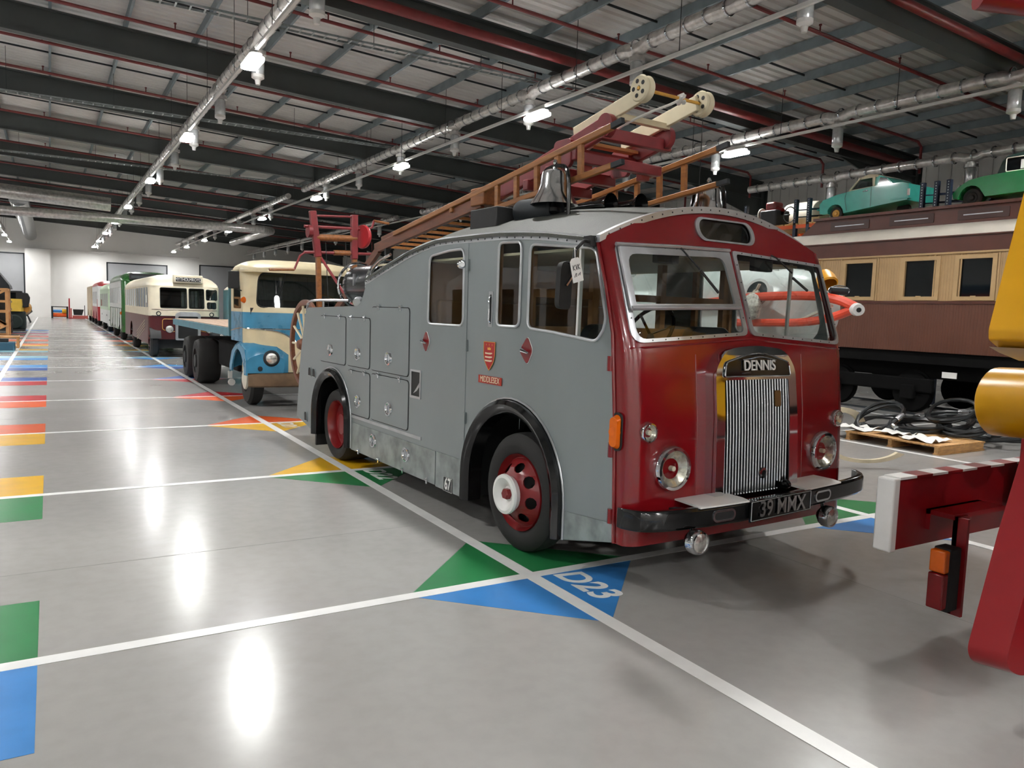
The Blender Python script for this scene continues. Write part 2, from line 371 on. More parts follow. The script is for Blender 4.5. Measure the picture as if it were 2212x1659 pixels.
# lamps on white trunking
ROWS = [(-20.5, 'far left row'), (-13.3, 'second row from left'), (-6.1, 'row over left bays'), (.85, 'row over parked buses'), (8.07, 'row behind fire engine'), (15.4, 'row above railway carriage')]
LY = [-14.8, -10.2, 2.9, 12.9, 22., 32.4, 43.4, 53.6, 63.6, 73.2, 82.]
mat('lamp_diffuser', '#ffffff', .4, 0, 0, 1)
_b = MATS['lamp_diffuser'].node_tree.nodes['Principled BSDF']; _b.inputs['Emission Color'].default_value = (1, .995, .985, 1); _b.inputs['Emission Strength'].default_value = LAMP_GLOW; MATS['lamp_diffuser'].cycles.emission_sampling = 'NONE'
LD = bpy.data.lights.new('lamp_light', 'AREA'); LD.shape = 'ELLIPSE'; LD.size = .3; LD.size_y = .8; LD.energy = LAMP_W; LD.color = (1, .993, .98); LD.spread = R(165)
LH = obj('housing', MB().plate(rr(-.13, .13, -.42, .42, .1), .09, lambda u, v, w: (u, v, .05+w)).box(-.05, .05, -.3, .3, .14, .2), 'white_paint')
LDf = obj('diffuser', MB().plate(rr(-.17, .17, -.5, .5, .15), .06, lambda u, v, w: (u, v, w)), 'lamp_diffuser')
LHo = LH; LH.parent = LDf.parent = None
first = True
for X, rn in ROWS:
    for i, y in enumerate(LY):
        if X == -20.5 and i % 2: continue
        if X == 15.4 and i not in (2, 3): continue
        t = thing('high_bay_lamp', f'lit oval lamp, {ORD[i-3]} from the camera in {rn}' if i > 2 else f'lit oval lamp above or behind the camera in {rn}, {ORD[2-i]} one back', 'lamp', (X, y, 7.0), 0, 'lit high-bay lamps')
        if first: LH.parent = t; LDf.parent = t; first = False
        else: dup(LH, t); dup(LDf, t)
        li = bpy.data.objects.new('lamp_light', LD); col.objects.link(li); li.parent = t; li.location = (0, 0, -.03)
    t = tag(obj('lighting_trunking', MB().box(X-.035, X+.035, -15, 83.5, 7.2, 7.27), 'white_paint', smooth=False), f'long white lighting trunking carrying the lamps of the {rn}', 'trunking')
    for i in range(26): obj('hanger', MB().box(X-.006, X+.006, -14+3.6*i-.006, -14+3.6*i+.006, 7.27, roofz(X)-.2), 'steel_dark', t, smooth=False)
# silver ducts with hanging clear nozzles
def nozzle_proto():
    t = bpy.data.objects.new('vent_nozzle', None); col.objects.link(t)
    obj('collar', MB().lathe([(.0, .02), (.1, .02), (.1, -.04), (.16, -.04), (.16, -.12), (.0, -.12)], n=12), 'silver_foil', t)
    obj('canister', MB().lathe([(.1, -.12), (.125, -.16), (.125, -.5), (.1, -.54)], n=12), 'nozzle_shell', t)
    obj('cap', MB().lathe([(0, -.5), (.125, -.5), (.125, -.56), (.06, -.6), (.045, -.69), (0, -.69)], n=12), 'white_paint', t)
    return t
NP = nozzle_proto(); NP.scale = (1.15, 1.15, 1.15); npu = False; BANDO = None
for X, z, r, segs, nm in ((1.22, 7.9, .16, ((-9, 84, 9.5),), 'row over the parked buses'), (8.48, 7.95, .15, ((-9, 36, 9.43), (39, 83, 43)), 'row behind the grey fire engine'),
                          (15.75, 7.6, .15, ((-9, 37.3, 4.98), (41, 83, 44)), 'row above the railway carriage'), (19.5, 6.75, .13, ((-4, 16, 7.9),), 'row along the right wall')):
    for si, (y0, y1, yn) in enumerate(segs):
        dn = 4.55; pts = []; y = yn-dn*20
        drops = [yn+dn*k for k in range(-8, 24) if y0 <= yn+dn*k <= y1]
        ysamp = sorted(set([y0, y1] + [d+e for d in drops for e in (-.35, -.15, .15, .35, .6) if y0 < d+e < y1]))
        def dz(yy):
            m = min([abs(yy-d) for d in drops] or [9]); return -.07 if m < .2 else 0.
        t = obj('air_duct', MB().tube([(X, yy, z+dz(yy)) for yy in ysamp], r, 12), 'silver_foil')
        tag(t, f'silver foil air duct of the {nm}, ' + ('nearer length' if len(segs) > 1 and si == 0 else 'farther length' if len(segs) > 1 else 'with hanging nozzles'), 'duct')
        for d in drops:
            if npu: dup(NP, t, (X, d, z-.2))
            else: NP.parent = t; NP.location = (X, d, z-.2); npu = True
        y = y0+.3
        while y < min(y1, 45):
            if BANDO is None: BANDO = obj('band', MB().lathe([(r-.005, -.02), (r+.012, -.02), (r+.012, .02), (r-.005, .02)], ax=(0, 1, 0), n=12), 'bright_metal', t); BANDO.location = (X, y, z)
            else: dup(BANDO, t, (X, y, z))
            y += .55
# big ducts across the far end
for k, (pts, r, lab) in enumerate((([(-20, 50, 8.75), (.4, 50, 7.8), (.4, 50, 7.8)], .42, 'wide silver cross duct hanging near the far end, upper one'),
                                   ([(-24, 47, 6.55), (9, 47, 6.75), (9.6, 47.6, 6.76), (9.6, 60, 6.76)], .26, 'silver cross duct near the far end that turns along the hall'))):
    pts = pts[:2] if k == 0 else pts
    tag(obj('cross_duct', MB().tube(pts, r, 14), 'silver_foil'), lab, 'duct')
tag(obj('supply_duct', MB().tube([(-4.45, 51, 7.9), (-4.45, 84.9, 8.0)], .55, 16), 'bright_metal'), 'fat bright metal duct running into the far end wall', 'duct')
tag(obj('supply_duct', MB().tube([(-6.6, 51, 7.85), (-6.6, 80, 8.05)], .3, 12), 'silver_foil'), 'wrinkled silver duct over the left bays near the end wall', 'duct')
# cable trays
def tray(y, z, x0, x1, lab):
    t = tag(obj('cable_tray', MB().box(x0, x1, y-.15, y-.14, z, z+.05).box(x0, x1, y+.14, y+.15, z, z+.05), 'galv', smooth=False), lab, 'cable tray')
    n = int((x1-x0)/.3); ru = None
    for i in range(n):
        if ru is None: ru = obj('rung', MB().box(-.02, .02, -.14, .14, 0, .012), 'galv', t, smooth=False); ru.location = (x0+.3*i, y, z)
        else: dup(ru, t, (x0+.3*i, y, z))
    n = int((x1-x0)/3)
    for i in range(n): obj('hanger', MB().box(x0+3*i, x0+3*i+.012, y-.006, y+.006, z, roofz(x0+3*i)-.1), 'steel_dark', t, smooth=False)
tray(14.1, 8.3, -8, 13, 'galvanised cable tray crossing above the second lamp of the row behind the fire engine')
tray(25., 8.3, -22, 13, 'galvanised cable tray crossing the hall beyond the third roof beam')
tray(36.9, 8.3, -22, 13, 'galvanised cable tray crossing the hall farther back')
# ================================================================ the grey and red fire engine
FW = 2.4
FA = R(3.0)
fe = thing('fire_engine', 'grey and red vintage fire engine with chrome grille parked over bay D23', 'fire engine',
           (.24+math.cos(FA)*FW/2, .27+math.sin(FA)*FW/2, 0), FA)
def T(s, l, z): return (l-FW/2, -s, z)
def NS(off=0.): return lambda u, v, w: T(u, -off-w, v)          # near side, w outward
def FS(off=0.): return lambda u, v, w: T(u, FW+off+w, v)
def fep(name, mb, m, parent=fe, **k): return obj(name, mb, m, parent, **k)
ROOF = [(.553,2.428),(-.1,2.51),(-.643,2.543),(-1.171,2.55),(-1.746,2.548),(-2.259,2.478),(-2.836,2.35),(-3.351,2.225)]
rx = [p[0] for p in ROOF][::-1]; rz_ = [p[1] for p in ROOF][::-1]
def edge_z(s): return interp(s, rx, rz_)
REDL = [(.856,.37),(.85,.51),(.813,1.226),(.758,1.78),(.671,2.093),(.553,2.428)]
def arch(cs, cz, r, zb, n=16): return [(cs+r, zb)] + arc(cs, cz, r, 0, 180, n) + [(cs-r, zb)]
AF = (-.42, .49, .715); AR = (-4.37, .55, .605)
outer = [(.289,.246)] + REDL[0:1] + REDL[1:] + ROOF[1:] + [(-3.39,2.16),(-3.461,2.05),(-3.54,1.96),(-3.629,1.921)] + rpoly([(-3.7,1.919),(-5.36,1.882),(-5.6,1.2)], [0,.1,0], 4)[1:-1] + [(-5.563,1.282),(-5.719,.389)]
outer += [(p[0], p[1]) for p in arch(*AR, .262)[::-1]] + [(p[0], p[1]) for p in arch(*AF, .24)[::-1][0:]]
W_RD = rpoly([(-1.89,1.77),(-1.225,1.77),(-1.235,2.445),(-1.5,2.44),(-1.875,2.405)], [.07,.07,.07,0,.07])
W_MID = rpoly([(-.675,1.79),(-.35,1.79),(-.348,2.455),(-.672,2.465)], .06)
W_FD = rpoly([(-.232,1.785),(.1,1.765),(.6,1.72),(.665,1.8),(.69,1.88),(.555,2.36),(-.228,2.43)], [.07,0,.06,0,.05,.07,.07])
def grow(poly, d):
    c = Vector((sum(p[0] for p in poly)/len(poly), sum(p[1] for p in poly)/len(poly)))
    return [tuple(Vector(p)+(Vector(p)-c).normalized()*d) for p in poly]
for side, mp in (('n', NS(-.012)), ('f', FS(-.012))):
    sp = fep('side_panel', MB().plate(outer, .012, mp, [grow(W_RD, .012), grow(W_MID, .012), grow(W_FD, .012)]), 'body_grey', smooth=False)
    mo = NS if side == 'n' else FS
    # raised cab door, crew door
    fd = [(-.305,.98),(-.305,2.46),(.53,2.41)] + REDL[-2:0:-1] + [(.845,.507),(.31,.47)] + arc(AF[0], AF[1], AF[2]+.02, 0, 80, 8)
    o = fep('cab_door', MB().plate(fd[::-1], .005, mo(), [W_FD]), 'body_grey', smooth=False)
    rd = rpoly([(-1.95,.665),(-1.16,.675),(-1.165,2.52),(-1.75,2.50),(-1.95,2.47)], [.03,.03,.03,0,.1])
    o2 = fep('crew_door', MB().plate(rd, .005, mo(), [W_RD]), 'body_grey', smooth=False)
    for w, par in ((W_RD, o2), (W_MID, sp), (W_FD, o)):
        f = mo(.006)
        fep('window_trim', MB().tube([f(p[0], p[1], 0) for p in w], .012, 8, True), 'aluminium', par)
        g = mo(-.012)
        fep('window_pane', MB().plate(grow(w, .01), .004, g), GLASS, par, smooth=False)
    mid = .06 if side == 'n' else .06
    fep('window_bar', MB().bar(mo(-.02)(.36, 1.75, 0), mo(-.02)(.37, 2.4, 0), .03, .02), 'white_paint', o)
    # wheel-arch flares
    for cs, cz, r, zb in ((*AF, .245), (*AR, .26)):
        path = arch(cs, cz, r, zb, 24); inner = arch(cs, cz, r-.115, zb, 24)
        secs = []
        for (a, b), (c, d) in zip(path, inner):
            q = lambda t, w: mo()(a+(c-a)*t, b+(d-b)*t, w)
            secs.append([q(0, .0), q(.06, .045), q(.35, .075), q(.7, .065), q(1, .03), q(1, -.1), q(.5, -.1), q(0, -.02)])
        fl_ = fep('wheel_arch_flare', MB().loft(secs), 'black_gloss')
        fep('arch_bead', MB().tube([mo(.008)(p[0]+(p[0]-cs)*.012, p[1]+max(0, p[1]-cz)*.012, 0) for p in path], .010, 6), 'aluminium', fl_)
        # inner well
        fep('wheel_well', MB().loft([[mo()(p[0], p[1], -.02), mo()(p[0], p[1], -.55)] for p in arch(cs, cz, r-.01, zb, 16)], closed=False), 'black_matt', fl_)
    # window-height drip rail with rivets
    rail = [mo(.008)(p[0], p[1]-.004, 0) for p in spl([(s, z, 0) for s, z in ROOF], 3)]
    fep('drip_rail', MB().tube(rail, .016, 6), 'aluminium')
    fep('rail_strip', MB().loft([[mo(.003)(p[0], p[1]-.015, 0), mo(.007)(p[0], p[1]-.02, 0), mo(.007)(p[0], p[1]-.055, 0), mo(.003)(p[0], p[1]-.06, 0)] for p in spl([(s, z, 0) for s, z in ROOF], 3)]), 'aluminium')
# rivets of the near rail strip
rv = None
for i in range(34):
    s = .45-.112*i; p = NS(.007)(s, edge_z(s)-.038, 0)
    if rv is None: rv = fep('rivet', MB().lathe([(0, .004), (.006, .003), (.008, 0)], ax=(-1, 0, 0), n=6), 'steel_dark'); rv.location = p
    else: dup(rv, fe, p)
# locker doors with latches and hinges
def latch(par, s, z, f):
    c = f(s, z, 0)
    o = fep('latch_cup', MB().lathe([(0, .001), (.05, .002), (.06, .016), (.074, .014), (.078, 0)], o=c, ax=(-1, 0, 0), n=20), 'chrome', par)
    fep('latch_handle', MB().bar((c[0]-.012, c[1], c[2]-.04), (c[0]-.012, c[1], c[2]+.04), .018, .014), 'chrome', o)
def hinge(par, s, z, f):
    c = f(s, z, 0); fep('hinge', MB().box(c[0]-.014, c[0], c[1]-.014, c[1]+.014, c[2]-.03, c[2]+.03).cyl((c[0]-.014, c[1]-.025, c[2]+.01), (c[0]-.014, c[1]+.025, c[2]+.01), .011, 8), 'chrome', par)
LOCK = ((-4.81,-3.96,1.22,1.785,(0,.08,0,0)), (-3.905,-3.253,1.228,1.785,(.08,.08,.08,0)), (-3.21,-2.288,1.228,1.912,(.08,.03,.03,.08)), (-3.87,-3.24,.672,1.172,(.08,.08,.08,.08)), (-3.20,-2.28,.682,1.182,(.08,.08,.08,.08)))
LAT = ((-4.44,1.375),(-3.58,1.378),(-2.75,1.38),(-3.56,.835),(-2.73,.845))
for (a, b, c, d, r), (ls, lz) in zip(LOCK, LAT):
    o = fep('locker_door', MB().plate(rpoly([(a, c), (b, c), (b, d), (a, d)], .05), .009, NS()), 'body_grey', smooth=False, bevel=.002)
    latch(o, ls, lz, NS(.009)); hinge(o, a+(b-a)*.22, d, NS(.006)); hinge(o, a+(b-a)*.8, d, NS(.006))
    fep('locker_seal', MB().plate(rpoly([(a-.008, c-.008), (b+.008, c-.008), (b+.008, d+.008), (a-.008, d+.008)], .055), .003, NS()), 'black_rubber', o, smooth=False)
fep('side_strip', MB().plate([(-3.8,.628),(-1.98,.628),(-1.98,.66),(-3.8,.66)], .012, NS()), 'aluminium', smooth=False)
o = fep('sill_locker', MB().plate(rr(-3.745, -1.672, .25, .572, .01), .012, NS()), 'galv', smooth=False, bevel=.002)
latch(o, -3.108, .45, NS(.012)); latch(o, -2.29, .434, NS(.012))
for s in (-3.5, -2.95, -2.35, -1.82): hinge(o, s, .262, NS(.01))
o = fep('sill_panel', MB().plate(rr(-1.655, -1.145, .24, .575, .006), .012, NS()), 'galv', smooth=False)
pl = fep('fleet_number_plate', MB().plate(rr(-1.495, -1.33, .235, .372, .004), .004, NS(.012)), 'black_gloss', o, smooth=False)
text('fleet_number', '67', .15, 'white_paint', o, frame_m(T(-1.412, -.0175, .304), (0, -1, 0), (0, 0, 1)), .0012, sx=.75, font_off=.003)
fep('fleet_plate_border', MB().tube([NS(.017)(*p, 0) for p in ((-1.492,.238),(-1.333,.238),(-1.333,.369),(-1.492,.369))], .002, 4, True), 'white_paint', o)
fep('front_skirt', MB().plate([(.31,.25),(.85,.372),(.846,.5),(.315,.462)], .006, NS(.0)), 'galv', smooth=False)
fep('foot_recess', MB().plate(rr(-2.235, -2.01, 1.026, 1.31, .006), .01, NS(), [rr(-2.21, -2.03, 1.05, 1.29, .004)]), 'aluminium', smooth=False)
fep('recess_box', MB().plate(rr(-2.21, -2.03, 1.05, 1.29, .004), .003, NS(.0005)), 'black_matt', smooth=False)
fep('recess_step', MB().add([NS()(-2.2,1.055,.001), NS()(-2.04,1.055,.001), NS()(-2.04,1.12,.001), NS()(-2.15,1.09,.006), NS()(-2.06,1.17,.006), NS()(-2.045,1.2,.002)], [(0,1,2,3),(3,2,5,4)]), 'aluminium', smooth=False)
# door-handle plates (red diamonds), crest, county plate, grab handle
for a, b, c, d in (((-1.91,1.706),(-1.84,1.6),(-1.91,1.489),(-1.985,1.595)), ((-.22,1.723),(-.148,1.615),(-.215,1.498),(-.325,1.6))):
    o = fep('handle_plate', MB().plate(rpoly([a, b, c, d][::-1], .035), .012, NS(.004)), 'engine_red', bevel=.004)
    fep('plate_rim', MB().tube([NS(.006)(*p, 0) for p in rpoly([a, b, c, d], .035)], .004, 5, True), 'white_paint', o)
    m_ = ((a[0]+c[0])/2, (b[1]+d[1])/2)
    fep('door_handle', MB().tube([NS()(m_[0]-.075, m_[1]+.015, .02), NS()(m_[0]-.03, m_[1]+.004, .045), NS()(m_[0]+.04, m_[1]-.012, .04)], [.012, .016, .008], 8), 'chrome', o)
sh = rpoly([(-.862,1.65),(-.688,1.65),(-.69,1.50),(-.775,1.41),(-.86,1.50)], [.004,.004,.06,.01,.06])
o = fep('county_shield', MB().plate(sh[::-1], .003, NS(.005)), mat('shield_red', '#a81c20', .4), smooth=False)
fep('shield_rim', MB().tube([NS(.008)(*p, 0) for p in sh], .003, 5, True), 'gold', o)
for z in (1.548, 1.517, 1.486):
    fep('shield_bar', MB().plate(rpoly([(-.838,z),(-.76,z-.003),(-.728,z+.004),(-.73,z+.014),(-.8,z+.011),(-.838,z+.013)], .003), .0015, NS(.008)), 'cream', o, smooth=False)
fep('shield_crown', MB().plate([(-.80,1.583),(-.752,1.583),(-.748,1.607),(-.762,1.597),(-.776,1.61),(-.79,1.597),(-.804,1.607)], .0015, NS(.008)), 'gold', o, smooth=False)
for s in (-.82, -.776, -.732): fep('shield_mark', MB().plate([(s-.004,1.62),(s+.004,1.62),(s+.002,1.634),(s-.002,1.634)], .0015, NS(.008)), 'gold', o, smooth=False)
o = fep('county_plate', MB().plate(rr(-.937, -.575, 1.298, 1.364, .003), .003, NS(.005)), mat('plate_red', '#a32a1c', .4), smooth=False)
text('county_name', 'MIDDLESEX', .072, 'cream', o, frame_m(T(-.756, -.0095, 1.331), (0, -1, 0), (0, 0, 1)), .001, sx=.82)
o = fep('grab_recess', MB().plate(rr(-.812, -.75, 1.775, 2.07, .008), .004, NS()), 'aluminium', smooth=False)
fep('grab_slot', MB().plate(rr(-.792, -.772, 1.80, 2.045, .008), .002, NS(.004)), 'black_matt', o, smooth=False)
fep('grab_handle', MB().tube([NS()(-.782, 1.81, .005), NS()(-.782, 1.83, .02), NS()(-.782, 2.01, .02), NS()(-.782, 2.03, .005)], .008, 8), 'chrome', o)
for s, z in ((-1.16, 2.30), (-1.155, 1.60), (-1.15, .96)):
    fep('door_hinge', MB().box(*sorted((NS()(0,0,0)[0]-.022, NS()(0,0,0)[0])), -s-.018, -s+.018, z-.05, z+.05), 'body_grey')
c = NS(.03)(-1.235, 2.31, 0)
fep('signal_lamp', MB().lathe([(0, .02), (.03, .015), (.042, 0), (.03, -.015), (0, -.02)], o=c, ax=(-.6, -1, 0), n=12), 'chrome')
for a, b, c, d in ((-5.245,-5.135,.99,1.095), (-5.09,-4.98,.985,1.09), (-5.385,-5.29,.372,.49)):
    o = fep('vent_slot', MB().plate(rpoly([(a, c), (b, c), (b, d), (a, d)], [0,0,.05,.05]), .004, NS(.003)), 'black_matt', smooth=False)
    fep('vent_cowl', MB().tube([NS(.006)(*p, 0) for p in rpoly([(a-.005, c), (b+.005, c), (b, d+.008), (a, d+.008)], [0,0,.05,.05])], .006, 5), 'body_grey', o)
fep('mud_flap', MB().plate([(-5.0,.1),(-4.96,.1),(-4.94,.42),(-5.0,.42)], .3, NS(-.31)), 'black_rubber', smooth=False)
# ---------------- front
fz = [.25,.67,1.2,1.65,1.8,2.416,2.75]; fsv = [1.005,1.0,.975,.925,.885,.66,.54]
def fs(l, z):
    u = abs(l-FW/2); h = .2*(u/1.2)**2 + (.8*(1-math.sqrt(max(0, 1-(min(u-1.06, .14)/.14)**2))) if u > 1.06 else 0)
    return interp(z, fz, fsv) + .04*l/2.4 - (.15 if z < 1.6 else .15-.04*(z-1.6)/.8)*h
def FR(off=0.): return lambda u, v, w: T(fs(u, v)+off+w, u, v)
def crown(l): return .29*(1-((l-FW/2)/(FW/2))**2)
fo = [(0,.37),(.02,.36)] + [(.3,.36),(.7,.36),(1.2,.36),(1.7,.36),(2.1,.36)] + [(2.38,.36),(2.4,.37),(2.4,2.428)] + [(l, 2.428+crown(l)) for l in [2.4-.1*i for i in range(1, 24)]] + [(0,2.428)]
cuL = [.02,.04,.07,.1,.13,.17,.25,.4,.6,.8,1.0,1.2,1.4,1.6,1.8,2.0,2.15,2.23,2.27,2.3,2.33,2.36,2.38]
cvL = [.5,.67,.85,1.0,1.2,1.35,1.5,1.65,1.72,1.8,2.0,2.2,2.416,2.55]
WS_N = rpoly([(.085,1.735),(1.165,1.80),(1.165,2.41),(.095,2.37)], [.09,.05,.03,.03])
WS_F = rpoly([(1.235,1.80),(2.315,1.735),(2.305,2.37),(1.235,2.41)], [.05,.09,.03,.03])
DEST = rr(.90, 1.50, 2.485, 2.65, .078, 6)
fp = fep('front_panel', MB().plate(fo, .014, FR(-.014), [WS_N, WS_F, DEST], cuL, cvL), 'engine_red', ang=40)
def ring(w, off, wd, t, m, nm, par=fp):
    i = grow(w, -wd) if wd > 0 else w
    return fep(nm, MB().plate(grow(w, .022), t, FR(off), [i], cuL, cvL), m, par, ang=40)
for w, nm in ((WS_N, 'n'), (WS_F, 'f')):
    fr = ring(w, .001, .022, .012, 'aluminium', 'windscreen_frame')
    for i in range(0, len(w)):
        a, b = Vector(w[i]), Vector(w[(i+1) % len(w)]); L_ = (b-a).length; k = int(L_/.11)
        for q in range(k):
            p = a+(b-a)*(q+.5)/k; f = FR(.014)(p.x, p.y, 0); fep('screw', MB().lathe([(0, .002), (.005, .0015), (.006, 0)], o=f, ax=(0, -1, 0), n=6), 'steel_dark', fr)
    fep('windscreen', MB().plate(w, .004, FR(-.01), (), cuL, cvL), GLASS, fr)
dr = ring(DEST, .001, .016, .012, 'aluminium', 'destination_frame'); fep('destination_glass', MB().plate(DEST, .004, FR(-.012), (), cuL, cvL), TINT, dr)
fep('destination_box', MB().box(-.32, .32, -.52, -.28, 2.46, 2.67), 'interior_brown', dr, smooth=False)
# opening upper driver pane
op = [(.075,1.95),(1.125,1.985),(1.14,2.40),(.075,2.372)]
of = fep('opening_pane_frame', MB().plate(rpoly(op, .01), .018, FR(.03), [rpoly([(.12,1.985),(1.075,2.015),(1.065,2.355),(.125,2.325)], [.01,.01,.08,.08])], cuL, cvL), 'aluminium', fp, ang=40)
fep('opening_glass', MB().plate([(.115,1.98),(1.08,2.01),(1.07,2.36),(.12,2.33)], .004, FR(.034), (), cuL, cvL), GLASS, of)
fep('opening_rail', MB().tube([FR(.05)(.08, 1.955, 0), FR(.05)(.6, 1.973, 0), FR(.05)(1.12, 1.99, 0)], .016, 8), 'aluminium', of)
fep('opening_hinge', MB().tube([FR(.045)(.06, 2.385, 0), FR(.045)(.6, 2.405, 0), FR(.045)(1.15, 2.415, 0)], .014, 8), 'aluminium', of)
# red corner beads, belt crease, hinges
fep('corner_bead', MB().tube([T(s+.004, -.006, z) for s, z in REDL], .012, 6), 'engine_red')
fep('belt_crease', MB().tube([FR(.001)(l, 1.69+.07*max(0, 1-abs(l-1.2)/1.1), 0) for l in [.06+.114*i for i in range(21)]], .008, 5), 'engine_red', fp)
for z in (1.58, 1.0, .55): fep('cab_door_hinge', MB().cyl(T(interp(z,[.37,1.226,1.78],[.856,.813,.758])-.02, -.012, z-.05), T(interp(z,[.37,1.226,1.78],[.856,.813,.758])-.02, -.012, z+.05), .022, 8), 'engine_red')
for l in (.62, 1.78): fep('bonnet_seam', MB().tube([FR(.001)(l, .66+.09*i, 0) for i in range(12)], .004, 4), 'engine_red', fp)
# roof
secs = []
for s in [.575,.56,.3,0,-.3,-.65,-1.0,-1.4,-1.75,-2.0,-2.26,-2.55,-2.84,-3.1,-3.36]:
    cc = 1.0 if s > -1.7 else 1-.25*(-1.7-s)/1.6
    top = [T(s, l, edge_z(s)+.012+crown(l)*cc) for l in [-.03+.0*0]+[FW*i/20 for i in range(1, 20)]+[FW+.03]]
    bot = [T(s, l, edge_z(s)-.012+crown(l)*cc) for l in [-.03]+[FW*i/20 for i in range(1, 20)]+[FW+.03]][::-1]
    secs.append(top+bot)
roof = fep('roof', MB().loft(secs), mat('roof_canvas', '#464842', .65, 0, .15, 3, bump=.3, bscale=90))
fep('roof_front_trim', MB().loft([[T(.585+a, l, 2.44+b+crown(l)) for a, b in ((-.02,.018),(.02,.014),(.02,-.034),(-.02,-.034))] for l in [-.02+2.44*i/30 for i in range(31)]]), 'aluminium', roof)
for i in range(24):
    l = .06+i*.0992; fep('rivet', MB().lathe([(0, .003), (.006, .002), (.007, 0)], o=T(.605, l, 2.43+crown(l)), ax=(0, -1, 0), n=6), 'steel_dark', roof)
# grille
def gx(l): return l-FW/2
g0, g1 = .80, 1.60
GD = -.06
gsh = lambda ps: [(a+GD, b) for a, b in ps]
shell_o = rpoly(gsh([(.76,.62),(1.66,.62),(1.63,1.55),(1.52,1.69),(1.2,1.725),(.88,1.69),(.77,1.55)]), [.02,.02,.06,.12,.2,.12,.06])
shell_i = rpoly(gsh([(.84,.66),(1.56,.66),(1.545,1.475),(.855,1.475)]), .02)
grl = fep('grille_shell', MB().plate(shell_o, .10, FR(0), [shell_i], cuL, cvL), 'chrome', bevel=.012, ang=50)
hd = rpoly(gsh([(.845,1.50),(1.555,1.50),(1.535,1.60),(1.2,1.685),(.865,1.60)]), [.02,.02,.03,.2,.03])
hp = fep('badge_panel', MB().plate(hd, .012, FR(.098), (), cuL, cvL), 'black_gloss', grl)
fep('badge_rim', MB().tube([FR(.112)(*p, 0) for p in hd], .005, 5, True), 'chrome', grl)
bt = FR(.116)(1.2+GD, 1.575, 0)
text('maker_name', 'DENNIS', .105, 'white_paint', hp, frame_m((bt[0], bt[1]-.004, bt[2]), (1, 0, 0), (0, .1, .995)), .004, sx=.95, font_off=.001)
fep('badge_scroll', MB().tube(spl([(bt[0]-.19, bt[1]-.004, bt[2]+.045), (bt[0]-.13, bt[1]-.004, bt[2]+.05), (bt[0], bt[1]-.004, bt[2]+.065), (bt[0]+.13, bt[1]-.004, bt[2]+.05), (bt[0]+.18, bt[1]-.004, bt[2]+.04)], 4), .004, 5), 'chrome', hp)
fep('badge_scroll', MB().tube(spl([(bt[0]-.18, bt[1]+.006, bt[2]-.055), (bt[0]-.1, bt[1]+.006, bt[2]-.05), (bt[0], bt[1]+.006, bt[2]-.062), (bt[0]+.1, bt[1]+.006, bt[2]-.05), (bt[0]+.18, bt[1]+.006, bt[2]-.04)], 4), .004, 5), 'chrome', hp)
fep('grille_back', MB().plate(gsh([(.82,.63),(1.58,.63),(1.58,1.49),(.82,1.49)]), .004, FR(.004), (), cuL, cvL), 'black_matt', grl)
for i in range(23):
    l = .865+GD+i*(.67/22)
    fep('slat', MB().loft([[T(fs(l, z)+.05+a, l+b, z) for a, b in ((0,-.0065),(.03,-.006),(.036,0),(.03,.006),(0,.0065))] for z in (.64,.85,1.1,1.3,1.48)]), 'bright_metal', grl)
fep('crank_hole', MB().lathe([(.024, .0), (.040, .004), (.040, .016), (.024, .02)], o=FR(.085)(1.2, .79, 0), ax=(0, -1, 0), n=16), 'bright_metal', grl)
fep('crank_bore', MB().lathe([(0, .0), (.024, .0), (.024, .006), (0, .006)], o=FR(.085)(1.2, .79, 0), ax=(0, -1, 0), n=16), 'black_matt', grl)
fep('grille_badge', MB().plate(rr(1.33, 1.40, 1.27, 1.39, .015), .006, FR(.088)), mat('bronze', '#6d5432', .4, .4), grl)
# lamps on the front
def flamp(nm, l, z, r, dep, off=0., tilt=0., par=fp, s=None):
    s = fs(l, z)+off if s is None else s
    c = T(s, l, z); ax = Vector((-.02*(1.2-l), -1, .05*0)).normalized()
    o = fep(nm, MB().lathe([(r*.98, -.03), (r*1.0, 0), (r*.99, dep*.6), (r*.92, dep), (r*.80, dep*1.05), (r*.78, dep*.8)], o=c, ax=ax, n=28), 'chrome', par)
    fep('reflector', MB().lathe([(0, -.02), (r*.4, -.005), (r*.79, dep*.8)], o=c, ax=ax, n=24), 'reflector', o)
    fep('lens', MB().lathe([(0, dep*1.35), (r*.4, dep*1.25), (r*.8, dep*.85)], o=c, ax=ax, n=24), LENS if nm != 'fog_lamp' else 'reflector', o)
    fep('bulb', MB().lathe([(0, dep*.9), (.018, dep*.7), (.018, 0), (0, 0)], o=c, ax=ax, n=10), 'off_white', o)
    return o
flamp('headlamp', .375, .875, .16, .05); flamp('headlamp', 2.03, .88, .16, .05)
flamp('side_lamp', .17, 1.13, .07, .03); flamp('side_lamp', 2.23, 1.13, .07, .03)
